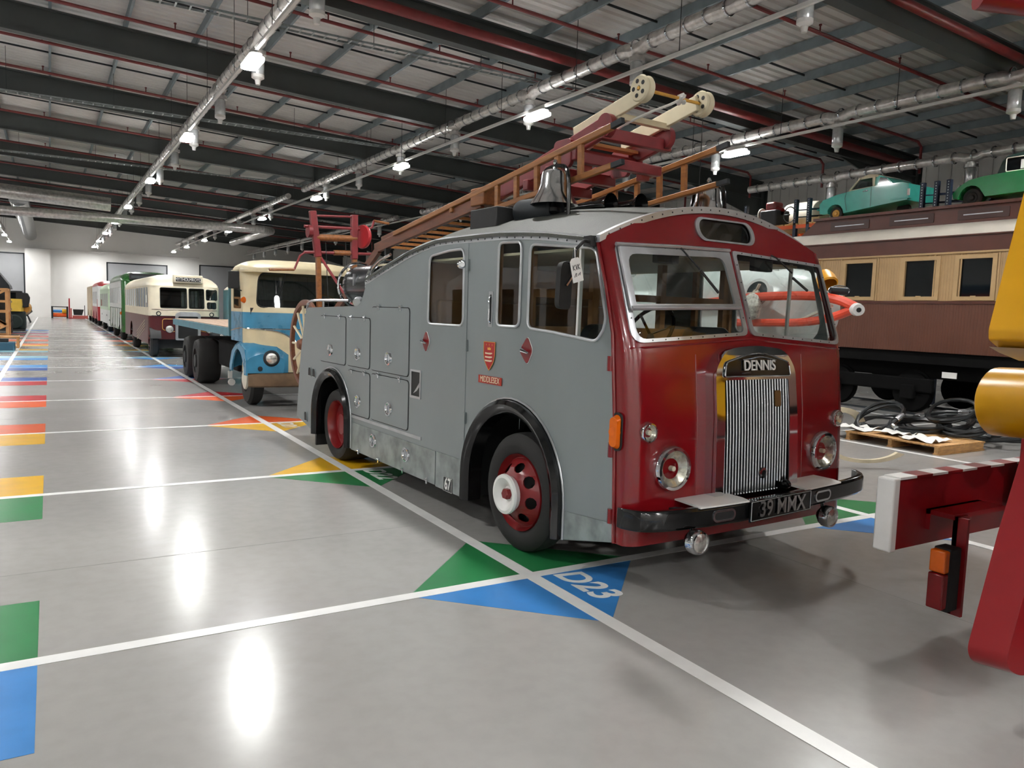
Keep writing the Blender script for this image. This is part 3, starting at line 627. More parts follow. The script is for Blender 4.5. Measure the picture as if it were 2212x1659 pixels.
# bumper
bp = spl([(s, l, 0) for s, l in ((.93,-.03),(1.08,.05),(1.17,.3),(1.23,.75),(1.245,1.2),(1.23,1.65),(1.21,2.1),(1.15,2.38),(1.02,2.5))], 6)
secs = []
for i, p in enumerate(bp):
    zc = .565+.05*(p[1]/2.4); secs.append([T(p[0]+a, p[1], zc+b) for a, b in ((-.02,-.068),(.02,-.07),(.035,-.05),(.035,.05),(.02,.07),(-.02,.068))])
bump = fep('bumper', MB().loft(secs), 'black_gloss', bevel=.004)
def bs(l): return interp(l, [p[1] for p in bp], [p[0] for p in bp])+.036
def bz(l): return .565+.05*l/2.4
def BM(off=0.): return lambda u, v, w: T(bs(u)+off+w, u, bz(u)+v)
for l in (.63, 1.72):
    o = fep('bumper_slot', MB().plate(rr(l-.1, l+.1, -.042, .042, .041, 6), .006, BM(0), [rr(l-.085, l+.085, -.027, .027, .026, 6)]), 'bright_metal', bump)
    fep('slot_void', MB().plate(rr(l-.087, l+.087, -.029, .029, .028, 6), .002, BM(0.0005)), 'black_matt', o)
o = fep('number_plate', MB().plate(rr(.85, 1.53, -.075, .075, .006), .012, BM(.012)), 'black_gloss', bump)
fep('plate_border', MB().tube([BM(.026)(*p, 0) for p in rr(.858, 1.522, -.067, .067, .004)], .003, 4, True), 'aluminium', o)
_c = BM(.027)(1.19, 0, 0)
text('registration', '39 MMX', .158, 'bright_metal', o, frame_m(_c, (1, 0, 0), (0, 0, 1)), .002, sx=.92, font_off=.002)
for l0, l1 in ((.42, .86), (1.5, 1.95)):
    fep('bumper_step', MB().loft([[T(fs(l, .7)-.01, l, bz(l)+.085), T(bs(l)-.06, l, bz(l)+.085), T(bs(l)+.005, l, bz(l)+.076), T(bs(l)+.005, l, bz(l)+.066), T(fs(l, .7)-.01, l, bz(l)+.075)] for l in [l0+(l1-l0)*i/6 for i in range(7)]]), 'white_paint', bump)
for l in (.4, 2.0): fep('bumper_bracket', MB().bar(T(.7, l, .52), T(bs(l)-.03, l, bz(l)), .06, .1), 'black_matt', bump)
fep('tow_eye', MB().lathe([(.02, -.012), (.034, -.012), (.034, .012), (.02, .012)], o=T(1.17, 1.4, .70), ax=(1, 0, .2), n=14).bar(T(1.0, 1.4, .69), T(1.15, 1.4, .69), .05, .05), 'black_gloss', bump)
for l, s in ((.37, 1.26), (1.80, 1.27)):
    o = flamp('fog_lamp', l, .43, .083, .035, s=s, par=bump)
    fep('fog_bowl', MB().lathe([(0, -.09), (.04, -.08), (.07, -.05), (.082, -.02)], o=T(s, l, .43), ax=(0, -1, 0), n=20), 'black_gloss', o)
    fep('fog_stem', MB().cyl(T(s-.05, l, .43), T(s-.06, l, .53), .012, 8), 'black_gloss', o)
# amber indicator at near corner
ax_ = T(.845, -.008, 1.13)
o = fep('indicator', MB().lathe([(0, .05), (.035, .045), (.045, .02), (.045, 0)], o=ax_, ax=(-1, -.35, 0), n=16), 'amber')
o.scale = (1, 1, 1); fep('indicator_base', MB().plate(rr(-.045, .045, -.13, .13, .04), .014, lambda u, v, w: (ax_[0]+.006-w*.9-.0, ax_[1]+u-.01, ax_[2]+v)), 'black_rubber', o)
fep('indicator_lens', MB().plate(rr(-.036, .036, -.115, .115, .034), .035, lambda u, v, w: (ax_[0]-.008-w, ax_[1]+u-.012, ax_[2]+v*(1-w*4))), 'amber', o, bevel=.012)
# mirror with arm
arm = fep('mirror_arm', MB().tube([T(.52, -.01, 2.40), T(.56, -.12, 2.40), T(.57, -.2, 2.33), T(.575, -.23, 2.17)], .012, 8).box(*sorted((T(0,.0,0)[0], T(0,-.06,0)[0])), -.56, -.48, 2.37, 2.44), 'black_matt')
mp_ = rpoly([(-.09,-.15),(.085,-.16),(.10,.13),(.06,.17),(-.07,.15)], .05)
fep('mirror', MB().plate(mp_, .05, lambda u, v, w: (T(0,-.27,0)[0]+u*.85, -.57+w+u*.35, 2.09+v)), 'black_rubber', arm, bevel=.015)
fep('mirror_glass', MB().plate(grow(mp_, -.012), .002, lambda u, v, w: (T(0,-.27,0)[0]+u*.85, -.518+w+u*.35, 2.09+v)), 'chrome', arm)
fep('mirror_clip', MB().bar((T(0,-.235,0)[0], -.60, 2.16), (T(0,-.29,0)[0], -.60, 2.09), .02, .012), 'bright_metal', arm)
# wipers
for l0, z0, l1, z1 in ((.62, 2.415, .92, 2.09), (1.66, 2.415, 1.98, 2.15)):
    o = fep('wiper', MB().tube([FR(.02)(l0, z0, 0), FR(.05)(l0+.02, z0-.02, 0), FR(.06)((l0+l1)/2, (z0+z1)/2, 0)], .007, 6), 'black_matt')
    a, b = Vector(FR(.055)(l0+.16, z0-.17, 0)), Vector(FR(.05)(l1, z1, 0)); fep('wiper_blade', MB().bar(a, b, .012, .016), 'black_rubber', o)
    fep('wiper_motor', MB().box(l0-1.2-.12, l0-1.2+.1, -fs(l0, 2.36)+.05, -fs(l0, 2.36)+.11, 2.29, 2.39), 'black_matt', o, bevel=.01)
# ---------------- wheels
def hubwheel(par, c, sgn, Rr, tw, rim, front, fl=0.):
    """wheel with axis along x; sgn -1 faces near side"""
    ax = (sgn, 0, 0); tr = [(rim*.97, -tw), (rim*1.1, -tw), (Rr*.93, -tw*.98), (Rr*.985, -tw*.85), (Rr, -tw*.7), (Rr, -tw*.3), (Rr*.985, -tw*.12), (Rr*.93, 0.), (rim*1.25, .012), (rim*1.08, .005), (rim*.98, -.02)]
    w = obj('wheel', MB().lathe(tr, o=c, ax=ax, n=40), 'black_rubber', par)
    if front:
        prof = [(rim*1.0, -.02), (rim*.99, .002), (rim*.95, -.03), (rim*.9, -.05), (rim*.84, -.05)]
        obj('rim', MB().lathe(prof, o=c, ax=ax, n=40), 'wheel_red', w)
        holes = [[(rim*.68*math.cos(2*pi*k/8+.2)+.036*math.cos(a)*math.cos(2*pi*k/8+.2)-.05*math.sin(a)*math.sin(2*pi*k/8+.2), rim*.68*math.sin(2*pi*k/8+.2)+.036*math.cos(a)*math.sin(2*pi*k/8+.2)+.05*math.sin(a)*math.cos(2*pi*k/8+.2)) for a in [2*pi*q/10 for q in range(10)]] for k in range(8)]
        def dm(u, v, w_):
            r = math.hypot(u, v); h = interp(r/rim, [0, .3, .45, .68, .84, .9], [.075, .075, .07, .03, -.035, -.05])
            return (c[0]+sgn*(h-.008+w_), c[1]+u, c[2]+v)
        obj('wheel_disc', MB().plate(arc(0, 0, rim*.88, 0, 360, 36)[:-1], .008, dm, holes, [-.2,-.13,-.07,0,.07,.13,.2], [-.2,-.13,-.07,0,.07,.13,.2]), 'wheel_red', w)
        hb = obj('hub_ring', MB().lathe([(.03, .085), (.06, .088), (.095, .12), (.13, .14), (.155, .135), (.16, .115), (.14, .07)], o=c, ax=ax, n=32), 'white_paint', w)
        obj('hub_nut', MB().lathe([(.045, .06), (.045, .12), (.038, .13), (0, .13)], o=c, ax=ax, n=6), 'wheel_red', hb, smooth=False)
    else:
        obj('rim', MB().lathe([(rim*1.0, -.02), (rim*.99, .004), (rim*.93, -.02), (rim*.88, -.10), (rim*.6, -.13), (rim*.45, -.12), (rim*.42, -.06), (rim*.2, -.05), (0, -.05)], o=c, ax=ax, n=36), 'wheel_red', w)
        for k in range(8):
            a = 2*pi*k/8; obj('wheel_nut', MB().lathe([(0, -.10), (.014, -.10), (.014, -.125)], o=(c[0], c[1]+rim*.52*math.cos(a), c[2]+rim*.52*math.sin(a)), ax=ax, n=6), 'bright_metal', w)
    return w
for l, sg in ((.055, -1), (FW-.055, 1)):
    hubwheel(fe, T(-.28, l-.07*(-sg), .475), sg, .475, .2, .31, True)
    hubwheel(fe, T(-4.38, l, .45), sg, .45, .44, .30, False)
# chassis, body core, deck
fep('chassis', MB().box(-.75, .75, -.85, 5.5, .35, .62).box(-.95, .95, .95, 3.6, .3, .6), 'black_matt', smooth=False)
fep('axle', MB().cyl(T(-.36, .2, .45), T(-.36, 2.2, .45), .05), 'black_matt'); fep('axle', MB().cyl(T(-4.38, .3, .44), T(-4.38, 2.1, .44), .07).lathe([(0, -.2), (.15, -.12), (.17, 0), (.15, .12), (0, .2)], o=T(-4.38, 1.2, .44), ax=(1, 0, 0)), 'black_matt')
fep('exhaust', MB().tube([T(.6, .9, .33), T(-3.2, .8, .33)], .035, 8), 'steel_dark')
fep('cab_floor', MB().box(-1.17, 1.17, -.8, .0, 1.14, 1.19).box(-1.17, 1.17, 0, 1.95, 1.2, 1.24), 'black_matt', smooth=False)
fep('body_core', MB().box(-1.16, 1.16, 1.98, 3.2, .62, 1.75), 'black_matt', smooth=False)
fep('deck', MB().box(-1.185, 1.185, 3.2, 5.4, 1.74, 1.78), 'galv', smooth=False)
fep('rear_bulkhead', MB().add([T(-3.36,.02,2.22), T(-3.36,2.38,2.22), T(-3.56,2.38,1.76), T(-3.56,.02,1.76), T(-3.36,1.2,2.43)], [(0,3,2,1),(0,1,4)]), 'body_grey', smooth=False)
fep('rear_panel', MB().add([T(-5.715,.01,.39), T(-5.715,2.39,.39), T(-5.56,2.39,1.28), T(-5.56,.01,1.28), T(-5.37,.01,1.87), T(-5.37,2.39,1.87)], [(0,1,2,3),(3,2,5,4)]), 'body_grey', smooth=False)
# cab interior
bk = fep('cab_bulkhead', MB().box(-1.16, 1.16, .30, .34, 1.19, 1.80), 'interior_brown', smooth=False)
for l in (.08, .72, 1.5, 2.32): fep('bulkhead_post', MB().box(l-1.2-.03, l-1.2+.03, .29, .35, 1.8, 2.52), 'interior_brown', bk, smooth=False)
for z in (2.06, 2.45): fep('bulkhead_rail', MB().box(-1.14, 1.14, .295, .345, z-.03, z+.03), 'interior_brown', bk, smooth=False)
fep('headlining', MB().box(-1.15, 1.15, -.45, 3.2, 2.36, 2.38), 'cream', smooth=False); fep('crew_rear_wall', MB().box(-1.15, 1.15, 2.0, 2.03, 1.6, 2.36), 'interior_brown', smooth=False)
def seat(l, s, w=.5):
    o = fep('seat', MB().loft([[T(s+a, l-w/2*k, z) for a, z in ((0,1.30),(.42,1.30),(.45,1.36),(.42,1.44),(.02,1.44))] for k in (-1,-.9,.9,1)]), 'seat_black', bevel=.03)
    fep('backrest', MB().plate(rr(l-w/2, l+w/2, 1.40, 1.83, .14, 6), .10, lambda u, v, q: T(s-.02-(v-1.4)*.18+q, u, v)), 'seat_black', o, bevel=.035)
seat(.62, .02); seat(1.78, .02, .55)
fep('crew_bench', MB().box(-1.1, 1.1, 1.45, 1.9, 1.24, 1.62), 'seat_black', bevel=.05)
fep('bench_backrest', MB().box(-1.1, 1.1, 1.86, 1.94, 1.62, 2.0), 'interior_brown', bevel=.02)
sw = fep('steering_wheel', MB().tube([(T(0,.62,0)[0]+.225*math.cos(a), -.46-.225*math.sin(a)*.5, 1.78+.225*math.sin(a)*.866) for a in [2*pi*k/28 for k in range(28)]], .014, 8, True), 'black_gloss')
for a in (0.3, 2.4, 4.5): fep('spoke', MB().bar((T(0,.62,0)[0], -.47, 1.77), (T(0,.62,0)[0]+.22*math.cos(a), -.46-.22*math.sin(a)*.5, 1.78+.22*math.sin(a)*.866), .02, .008), 'black_gloss', sw)
fep('steering_column', MB().cyl((T(0,.62,0)[0], -.47, 1.77), (T(0,.62,0)[0], -.75, 1.25), .025), 'black_matt', sw)
fep('dashboard', MB().box(-1.05, 1.05, -.84, -.70, 1.42, 1.66), 'black_matt', bevel=.03)
fep('engine_cover', MB().box(-.28, .28, -.72, -.0, 1.19, 1.62), 'interior_brown', bevel=.06)
for l in (.03, 2.37):
    fep('door_lining', MB().box(l-1.2-.012, l-1.2+.012, -.76, .28, 1.19, 1.70), 'interior_brown', smooth=False)
    for s in (-.29, -.72, -1.18): fep('window_pillar', MB().box(l-1.2-.02, l-1.2+.02, -s-.03, -s+.03, 1.7, 2.5), 'interior_brown', smooth=False)
# bells with yokes
def bell(l, s, zb, k):
    o = fep('bell', MB().lathe([(.004, .315), (.02, .31), (.024, .29), (.07, .285), (.10, .268), (.112, .24), (.12, .165), (.14, .10), (.18, .035), (.2, .0), (.19, .0), (.165, .03), (.12, .1), (.1, .24), (0, .26)], o=T(s, l, zb), n=36), 'bell_chrome')
    o.scale = (1, 1, 1)
    zf = zb-.13
    fep('bell_yoke', MB().tube(spl([T(s-.2, l, zf), T(s-.19, l, zb+.15), T(s-.15, l, zb+.28), T(s-.05, l, zb+.315), T(s+.05, l, zb+.315), T(s+.15, l, zb+.28), T(s+.19, l, zb+.15), T(s+.2, l, zf)], 5), .017, 8), 'black_gloss', o)
    fep('bell_finial', MB().lathe([(0, .375), (.012, .37), (.022, .345), (.012, .325), (.02, .315), (0, .31)], o=T(s, l, zb), n=12), 'chrome', o)
    fep('bell_foot', MB().box(l-1.2-.03, l-1.2+.03, -s-.26, -s+.26, zf-.02, zf+.006), 'black_gloss', o)
    fep('clapper', MB().lathe([(0, -.07), (.04, -.05), (.045, -.02), (.02, .02), (0, .2)], o=T(s, l, zb), n=12), 'black_matt', o)
bell(.44, -.545, 2.80, 1); bell(1.96, -.25, 2.80, 1)
o = fep('siren_drum', MB().lathe([(0, 0), (.1, 0), (.11, .03), (.11, .42), (.095, .44), (.08, .42), (0, .40)], o=T(-1.0, .42, 2.775), ax=(.15, -1, .0), n=24), 'steel_dark')
fep('siren_box', MB().box(-1.0, -.62, 1.05, 1.5, 2.58, 2.82), 'black_matt', o, bevel=.01)
for l, s in ((.80, -.45), (1.0, -.3)):
    o = fep('air_horn', MB().lathe([(.025, -.25), (.03, -.05), (.035, 0), (.04, .15), (.055, .25), (.09, .31), (.085, .31), (.03, .2), (0, .2)], o=T(s-.15, l, 2.83), ax=(.15, -1, 0), n=20), 'black_gloss')
    fep('horn_post', MB().cyl(T(s-.12, l, 2.65), T(s-.12, l, 2.82), .015, 8), 'black_matt', o)
fep('aerial', MB().tube([T(-.2, 1.78, 2.70), T(-.2, 1.78, 3.75)], [.006, .003], 5).lathe([(0, 0), (.03, 0), (.012, .1), (.006, .12)], o=T(-.2, 1.78, 2.68), n=8), 'black_matt')
fep('roof_vent', MB().box(.25, .55, .2, .5, 2.68, 2.74), 'black_matt', bevel=.02)
# hose reel and rails at the rear
rc = T(-4.02, .36, 2.18)
o = fep('hose_reel', MB().lathe([(0, -.40), (.23, -.40), (.235, -.36), (.24, 0), (.235, .36), (.23, .40), (0, .40)], o=rc, ax=(0, -1, 0), n=36), mat('reel_black', '#14171a', .2, 0, .05, 8))
for d in (-.43, .43):
    fep('reel_rim', MB().tube([(rc[0]+.275*math.cos(a), rc[1]-d, rc[2]+.275*math.sin(a)) for a in [2*pi*k/36 for k in range(36)]], .017, 8, True), 'chrome', o)
    for k in range(6):
        a = 2*pi*k/6; fep('reel_spoke', MB().cyl((rc[0], rc[1]-d, rc[2]), (rc[0]+.275*math.cos(a), rc[1]-d, rc[2]+.275*math.sin(a)), .01, 6), 'chrome', o)
fep('reel_clip', MB().box(rc[0]-.252, rc[0]-.235, rc[1]-.01, rc[1]+.02, rc[2]-.02, rc[2]+.12), 'bright_metal', o)
for d in (-.43, .43): fep('reel_stand', MB().bar((rc[0], rc[1]-d, 1.78), (rc[0], rc[1]-d, rc[2]), .05, .05), 'aluminium', o)
fep('hose_valve', MB().lathe([(0, -.06), (.05, -.05), (.06, 0), (.05, .05), (0, .06)], o=T(-3.72, .05, 1.97), ax=(.6, .6, .2), n=14), 'aluminium', o)
fep('deck_rail', MB().tube(spl([T(-5.42, .03, 1.84), T(-5.38, .03, 1.93), T(-5.2, .03, 1.975), T(-4.6, .03, 1.985), T(-3.95, .03, 1.985)], 5), .017, 8).cyl(T(-4.8, .03, 1.86), T(-4.8, .03, 1.99), .014), 'bright_metal')
fep('grab_rail', MB().tube(spl([T(-3.36, .04, 2.22), T(-3.30, .04, 2.33), T(-3.1, .04, 2.42), T(-2.85, .04, 2.47)], 5), .016, 8), 'bright_metal')
# paper tag on the mirror
tg = thing('paper_tag', 'white paper tag with black handwriting tied to the fire engine mirror', 'tag', fe.location, FA)
tm = lambda u, v, w: (T(0,-.285,0)[0]+u*.93-v*.25, -.70+w+u*.1, 2.19+v*.95+u*.25)
obj('card', MB().plate(rpoly([(-.05,-.08),(.05,-.08),(.05,.06),(.03,.08),(-.03,.08),(-.05,.06)], .003), .002, tm), 'paper', tg, smooth=False)
for k, (a, b, c, d) in enumerate(((-.03,.0,-.03,.035),(-.03,.015,-.012,.035),(-.03,.015,-.012,.0),(-.005,.035,.003,.0),(.003,.0,.011,.035),(.018,.0,.018,.035),(.018,.017,.033,.035),(.018,.017,.033,.0),(-.03,-.045,-.012,-.02),(-.012,-.045,-.005,-.02),(.005,-.04,.02,-.025),(.022,-.04,.03,-.02))):
    obj('pen_stroke', MB().bar(tm(a, b, -.0012), tm(c, d, -.0012), .004, .001, up=(0, 1, 0)), 'ink', tg, smooth=False)
obj('string', MB().tube([tm(0, .07, -.002), tm(.02, .12, .01), tm(.05, .14, .04), tm(.09, .12, .07)], .0025, 5), 'paper', tg)

# ================================================================ wheeled escape ladder carried on top
es = thing('escape_ladder', 'wooden wheeled escape ladder with red and cream head lying along the fire engine roof', 'ladder', fe.location, FA)
def ep(n, mb, m, par=es, **k): return obj(n, mb, m, par, **k)
mat('ladder_gold', '#96602e', .45, 0, .12, 4, stretch=(9, 1, 9))
def ez(s): return 2.655+.137*(s+4.5)
for l in (.6, 1.8):
    ep('main_string', MB().bar(T(-4.5, l, ez(-4.5)), T(-1.95, l, ez(-1.95)-.02), .05, .12), 'wood_dark', bevel=.006)
    ep('main_string', MB().bar(T(-4.38, l+.04, ez(-4.38)+.085), T(-1.95, l+.04, ez(-1.95)+.07), .05, .08), 'wood_dark', bevel=.006)
    ep('top_rail', MB().bar(T(-3.9, l-.03, ez(-3.9)+.06), T(-.0, l-.03, 3.36), .045, .055), 'ladder_gold', bevel=.008)
    ep('lower_rail', MB().bar(T(-1.9, l-.03, 2.86), T(.02, l-.03, 3.06), .045, .05), 'ladder_gold', bevel=.008)
    for s in (-2.5, -2.0, -1.62, -1.30, -.98, -.68, -.37):
        b = 2.89+.104*(s+1.65) if s > -1.9 else ez(s)
        ep('truss_post', MB().bar(T(s, l-.03, b), T(s-.012, l-.03, ez(s)+.085), .035, .055), 'ladder_gold', bevel=.004)
    ep('rail_end', MB().bar(T(-.06, l-.03, 3.352), T(.12, l-.03, 3.385), .035, .045), 'steel_dark'); ep('rail_end', MB().bar(T(-.02, l-.03, 3.056), T(.14, l-.03, 3.075), .035, .04), 'steel_dark')
for i in range(11):
    s = -4.3+.235*i
    ep('rung', MB().bar(T(s, .6, ez(s)-.01), T(s, 1.8, ez(s)-.01), .045, .03), 'ladder_gold')
    ep('rung_bracket', MB().box(-.5-.01, -.48, -s-.012, -s+.012, ez(s)-.04, ez(s)+.02), 'bright_metal')
# red inner extension
def ez2(s): return 3.41+.27*(s+.85)
for l in (.85, 1.53):
    ep('red_string', MB().bar(T(-2.6, l, ez2(-2.6)+.04), T(-.38, l, ez2(-.38)-.05), .05, .17), 'escape_red', bevel=.01)
    ep('red_string_cap', MB().lathe([(0, -.03), (.1, -.03), (.1, .03), (0, .03)], o=T(-.40, l, ez2(-.4)-.05), ax=(1, 0, 0), n=20), 'escape_red')
    ep('red_bracket', MB().plate(rr(-1.05, -.80, ez2(-.9)-.2, ez2(-.9)+.05, .05), .04, lambda u, v, w: T(u, l-.06+w, v)), 'escape_red', bevel=.008)
    ep('cream_string', MB().bar(T(-.9, l+(.06 if l < 1 else -.06), 3.50), T(.02, l+(.06 if l < 1 else -.06), 3.69), .035, .13), 'cream', bevel=.006)
    lp = l+(.0 if l < 1 else .0)
    pw = ep('pulley', MB().lathe([(.02, -.045), (.095, -.045), (.105, -.03), (.092, 0), (.105, .03), (.095, .045), (.02, .045)], o=T(.02, lp, 3.69), ax=(1, 0, 0), n=28), 'cream')
    for k in range(5):
        a = 2*pi*k/5; ep('pulley_hole', MB().lathe([(0, -.047), (.018, -.047), (.018, .047), (0, .047)], o=(T(0,lp,0)[0], -.02+.058*math.cos(a), 3.69+.058*math.sin(a)), ax=(1, 0, 0), n=10), 'black_matt', pw)
    ep('string_foot', MB().box(l-1.2-.05, l-1.2+.05, .62, .70, 3.14, 3.26), mat('salmon', '#b85a52', .5), bevel=.01)
for s, z in ((-.42, 3.42), (-.78, 3.30), (-1.15, 3.2), (-1.5, 3.12)):
    ep('red_crossbar', MB().bar(T(s, .8, z), T(s, 1.6, z), .08, .10), 'escape_red', bevel=.008)
ep('red_crossbar', MB().bar(T(-.55, .72, 3.22), T(-.55, 1.62, 3.22), .08, .09), 'escape_red', bevel=.008)
ep('cream_crossbar', MB().bar(T(-.34, .9, 3.56), T(-.34, 1.5, 3.56), .06, .05), 'cream', bevel=.005)
ep('cream_crossbar', MB().bar(T(-.75, .9, 3.40), T(-.75, 1.5, 3.40), .10, .03), 'crate_wood', bevel=.005); ep('cream_crossbar', MB().bar(T(-1.0, .9, 3.33), T(-1.0, 1.5, 3.33), .10, .03), 'crate_wood', bevel=.005)
ep('pulley_shaft', MB().cyl(T(.02, .8, 3.69), T(.02, 1.6, 3.69), .014, 8), 'gold')
kn = spl([T(.02, 1.25, 3.70), T(.03, 1.3, 3.72), T(-.01, 1.28, 3.66), T(.04, 1.26, 3.69), T(.0, 1.32, 3.71), T(.03, 1.3, 3.66)], 4)
ep('rope', MB().tube(kn, .02, 6), 'paper'); ep('rope', MB().tube(spl([T(.03, 1.27, 3.69), T(-.02, 1.2, 3.64), T(-.2, 1.1, 3.58), T(-.5, 1.0, 3.47), T(-1.2, 1.0, 3.25)], 4), .012, 6), 'paper')
ep('end_block', MB().box(-.65, -.45, 1.85, 2.1, ez(-2)-.05, ez(-2)+.12), 'wood', bevel=.01); ep('end_block', MB().box(-.1, .2, 1.4, 1.6, 2.86, 2.92), 'wood', bevel=.01)
ep('support_post', MB().box(-.62, -.56, 4.15, 4.2, 1.78, ez(-4.2)), 'black_matt'); ep('support_post', MB().box(.56, .62, 4.15, 4.2, 1.78, ez(-4.2)), 'black_matt'); ep('support_box', MB().box(-.6, .7, 1.9, 2.1, 2.6, 2.88), 'black_matt')
# rear carriage: posts, winch, wheels
SF = -6.35
for l, l2 in ((.42, .56), (1.06, 1.12)):
    ep('carriage_post', MB().bar(T(SF, l2, 1.0), T(SF, l2-.05, 2.7), .07, .07), 'wood', bevel=.01)
    ep('post_casing', MB().bar(T(SF, l2-.05, 2.62), T(SF, l, 3.28), .10, .09), 'escape_red', bevel=.015)
    ep('post_foot', MB().bar(T(SF, l2, 1.0), T(-5.2, l2, 1.9), .05, .05), 'escape_red')
ep('winch_rod', MB().cyl(T(SF, .42, 3.21), T(SF, 1.06, 3.25), .017, 8), 'escape_red')
ep('winch_rod', MB().cyl(T(SF, .30, 3.05), T(SF, 1.15, 3.08), .022, 8), 'escape_red')
ep('winch_drum', MB().cyl(T(SF, .48, 2.90), T(SF, 1.1, 2.93), .05, 12), 'wood')
ep('winch_rod', MB().cyl(T(SF, .30, 2.68), T(SF, 1.35, 2.72), .022, 8), 'escape_red'); ep('winch_roller', MB().cyl(T(SF, .75, 2.70), T(SF, 1.0, 2.71), .04, 10), 'wood')
ep('winch_gear', MB().lathe([(0, -.03), (.17, -.03), (.18, 0), (.17, .03), (0, .03)], o=T(SF, 1.2, 2.97), ax=(1, .3, 0), n=28), mat('gear_red', '#a3262b', .35))
ep('winch_gear', MB().lathe([(0, -.03), (.09, -.03), (.09, .03), (0, .03)], o=T(SF, .38, 2.98), ax=(1, 0, 0), n=20), 'escape_red')
ep('crank_arm', MB().tube([T(SF, 1.22, 3.05), T(SF+.02, 1.34, 3.12), T(SF+.02, 1.37, 3.22)], .018, 8), 'escape_red'); ep('crank_grip', MB().cyl(T(SF+.02, 1.37, 3.22), T(SF+.02, 1.62, 3.2), .02, 8), 'wood')
ep('crank_arm', MB().tube([T(SF, .32, 2.68), T(SF, .24, 2.62), T(SF, .16, 2.42)], .016, 8), 'escape_red'); ep('crank_grip', MB().cyl(T(SF, .16, 2.42), T(SF, -.2, 2.40), .02, 8), 'wood')
ep('stay', MB().cyl(T(SF, .55, 2.62), T(-5.5, .75, 1.85), .02, 8), 'escape_red')
for d in (.62, .93): ep('hoist_wire', MB().cyl(T(SF, d, 2.9), T(SF+.1, d+.02, 1.9), .006, 5), 'black_matt')
for l in (.42, 2.0):
    wc = Vector(T(-6.6, l, 1.33)); RW = .66
    w = ep('carriage_wheel', MB().lathe([(RW-.07, -.03), (RW, -.03), (RW+.008, -.025), (RW+.008, .025), (RW, .03), (RW-.07, .03), (RW-.07, -.03)], o=wc, ax=(1, 0, 0), n=44), 'wood_dark')
    ep('wheel_hub', MB().lathe([(0, -.13), (.06, -.12), (.09, -.06), (.09, .06), (.06, .12), (0, .13)], o=wc, ax=(1, 0, 0), n=20), 'wood_dark', w)
    for k in range(14):
        a = 2*pi*k/14; dv = Vector((0, math.cos(a), math.sin(a))); ep('spoke', MB().tube([wc+dv*.08, wc+dv*.35, wc+dv*(RW-.06)], [.022, .018, .02], 6), 'cream', w)
ep('carriage_axle', MB().cyl(T(-6.6, .4, 1.33), T(-6.6, 2.02, 1.33), .03), 'escape_red')
for l in (.56, 1.84): ep('carriage_arm', MB().bar(T(-6.6, l, 1.33), T(-5.6, l, 1.75), .05, .07), 'escape_red')
for l in (.6, 1.8): ep('carriage_string', MB().bar(T(-6.5, l, 1.5), T(-4.4, l, 2.64), .05, .1), 'wood_dark')
# ================================================================ row of vehicles behind the fire engine
mat('truck_blue', '#3f87ab', .28, 0, .08, 3, dirt='#33718f'); mat('truck_cream', '#ddcfa9', .32, 0, .06, 3)
mat('bed_teal', '#4f7f8c', .5, 0, .1, 3); mat('bed_board', '#a98e78', .7, 0, .15, 2, stretch=(8, 1, 8)); mat('rust_brown', '#6f5a44', .5, .2, .15, 5)
DG = mat('dark_window', '#0d1113', .06, 0, .1, 2); mat('maroon', '#4c1015', .3, 0, .06, 3); mat('bus_cream', '#e0d6bd', .35, 0, .04, 3)
mat('bus_green', '#2b5c2c', .25, 0, .06, 2); mat('bus_white', '#dcdedb', .35, 0, .04, 2); mat('mint', '#b9cfb0', .35, 0, .05, 2); mat('bus_red', '#a3232a', .3, 0, .05, 2); mat('beige', '#b9a78a', .5, 0, .08, 2); mat('seat_grey', '#3a3f42', .7, 0, .1, 4); mat('aqua', '#6fa3ab', .4, 0, .08, 3)
def simple_wheel(par, x, y, R_, w, sgn, rimm='black_matt', hub=None, rf=.55):
    o = obj('wheel', MB().lathe([(R_*rf, -w), (R_*.9, -w), (R_, -w*.8), (R_, -w*.2), (R_*.9, 0), (R_*rf, .01), (R_*rf*.98, -.02)], o=(x, y, R_), ax=(sgn, 0, 0), n=28), 'black_rubber', par)
    obj('rim', MB().lathe([(R_*rf, -.02), (R_*rf*.9, -.05), (R_*.3, -.06), (R_*.28, .02), (0, .03)], o=(x, y, R_), ax=(sgn, 0, 0), n=24), rimm, o)
    if hub: obj('hub_cap', MB().lathe([(R_*.42, .0), (R_*.4, .03), (R_*.2, .06), (0, .065)], o=(x, y, R_), ax=(sgn, 0, 0), n=20), hub, o)
    return o
def corner(x, W, rc, k=1.):
    u = abs(x-W/2)-(W/2-rc); return k*rc*(1-math.sqrt(max(0, 1-(min(u, rc)/rc)**2))) if u > 0 else 0.
def cuts(W, rc): return [rc*t for t in (.03,.1,.2,.35,.55,.8,1)] + [W*t for t in (.3,.4,.5,.6,.7)] + [W-rc*t for t in (.03,.1,.2,.35,.55,.8,1)]
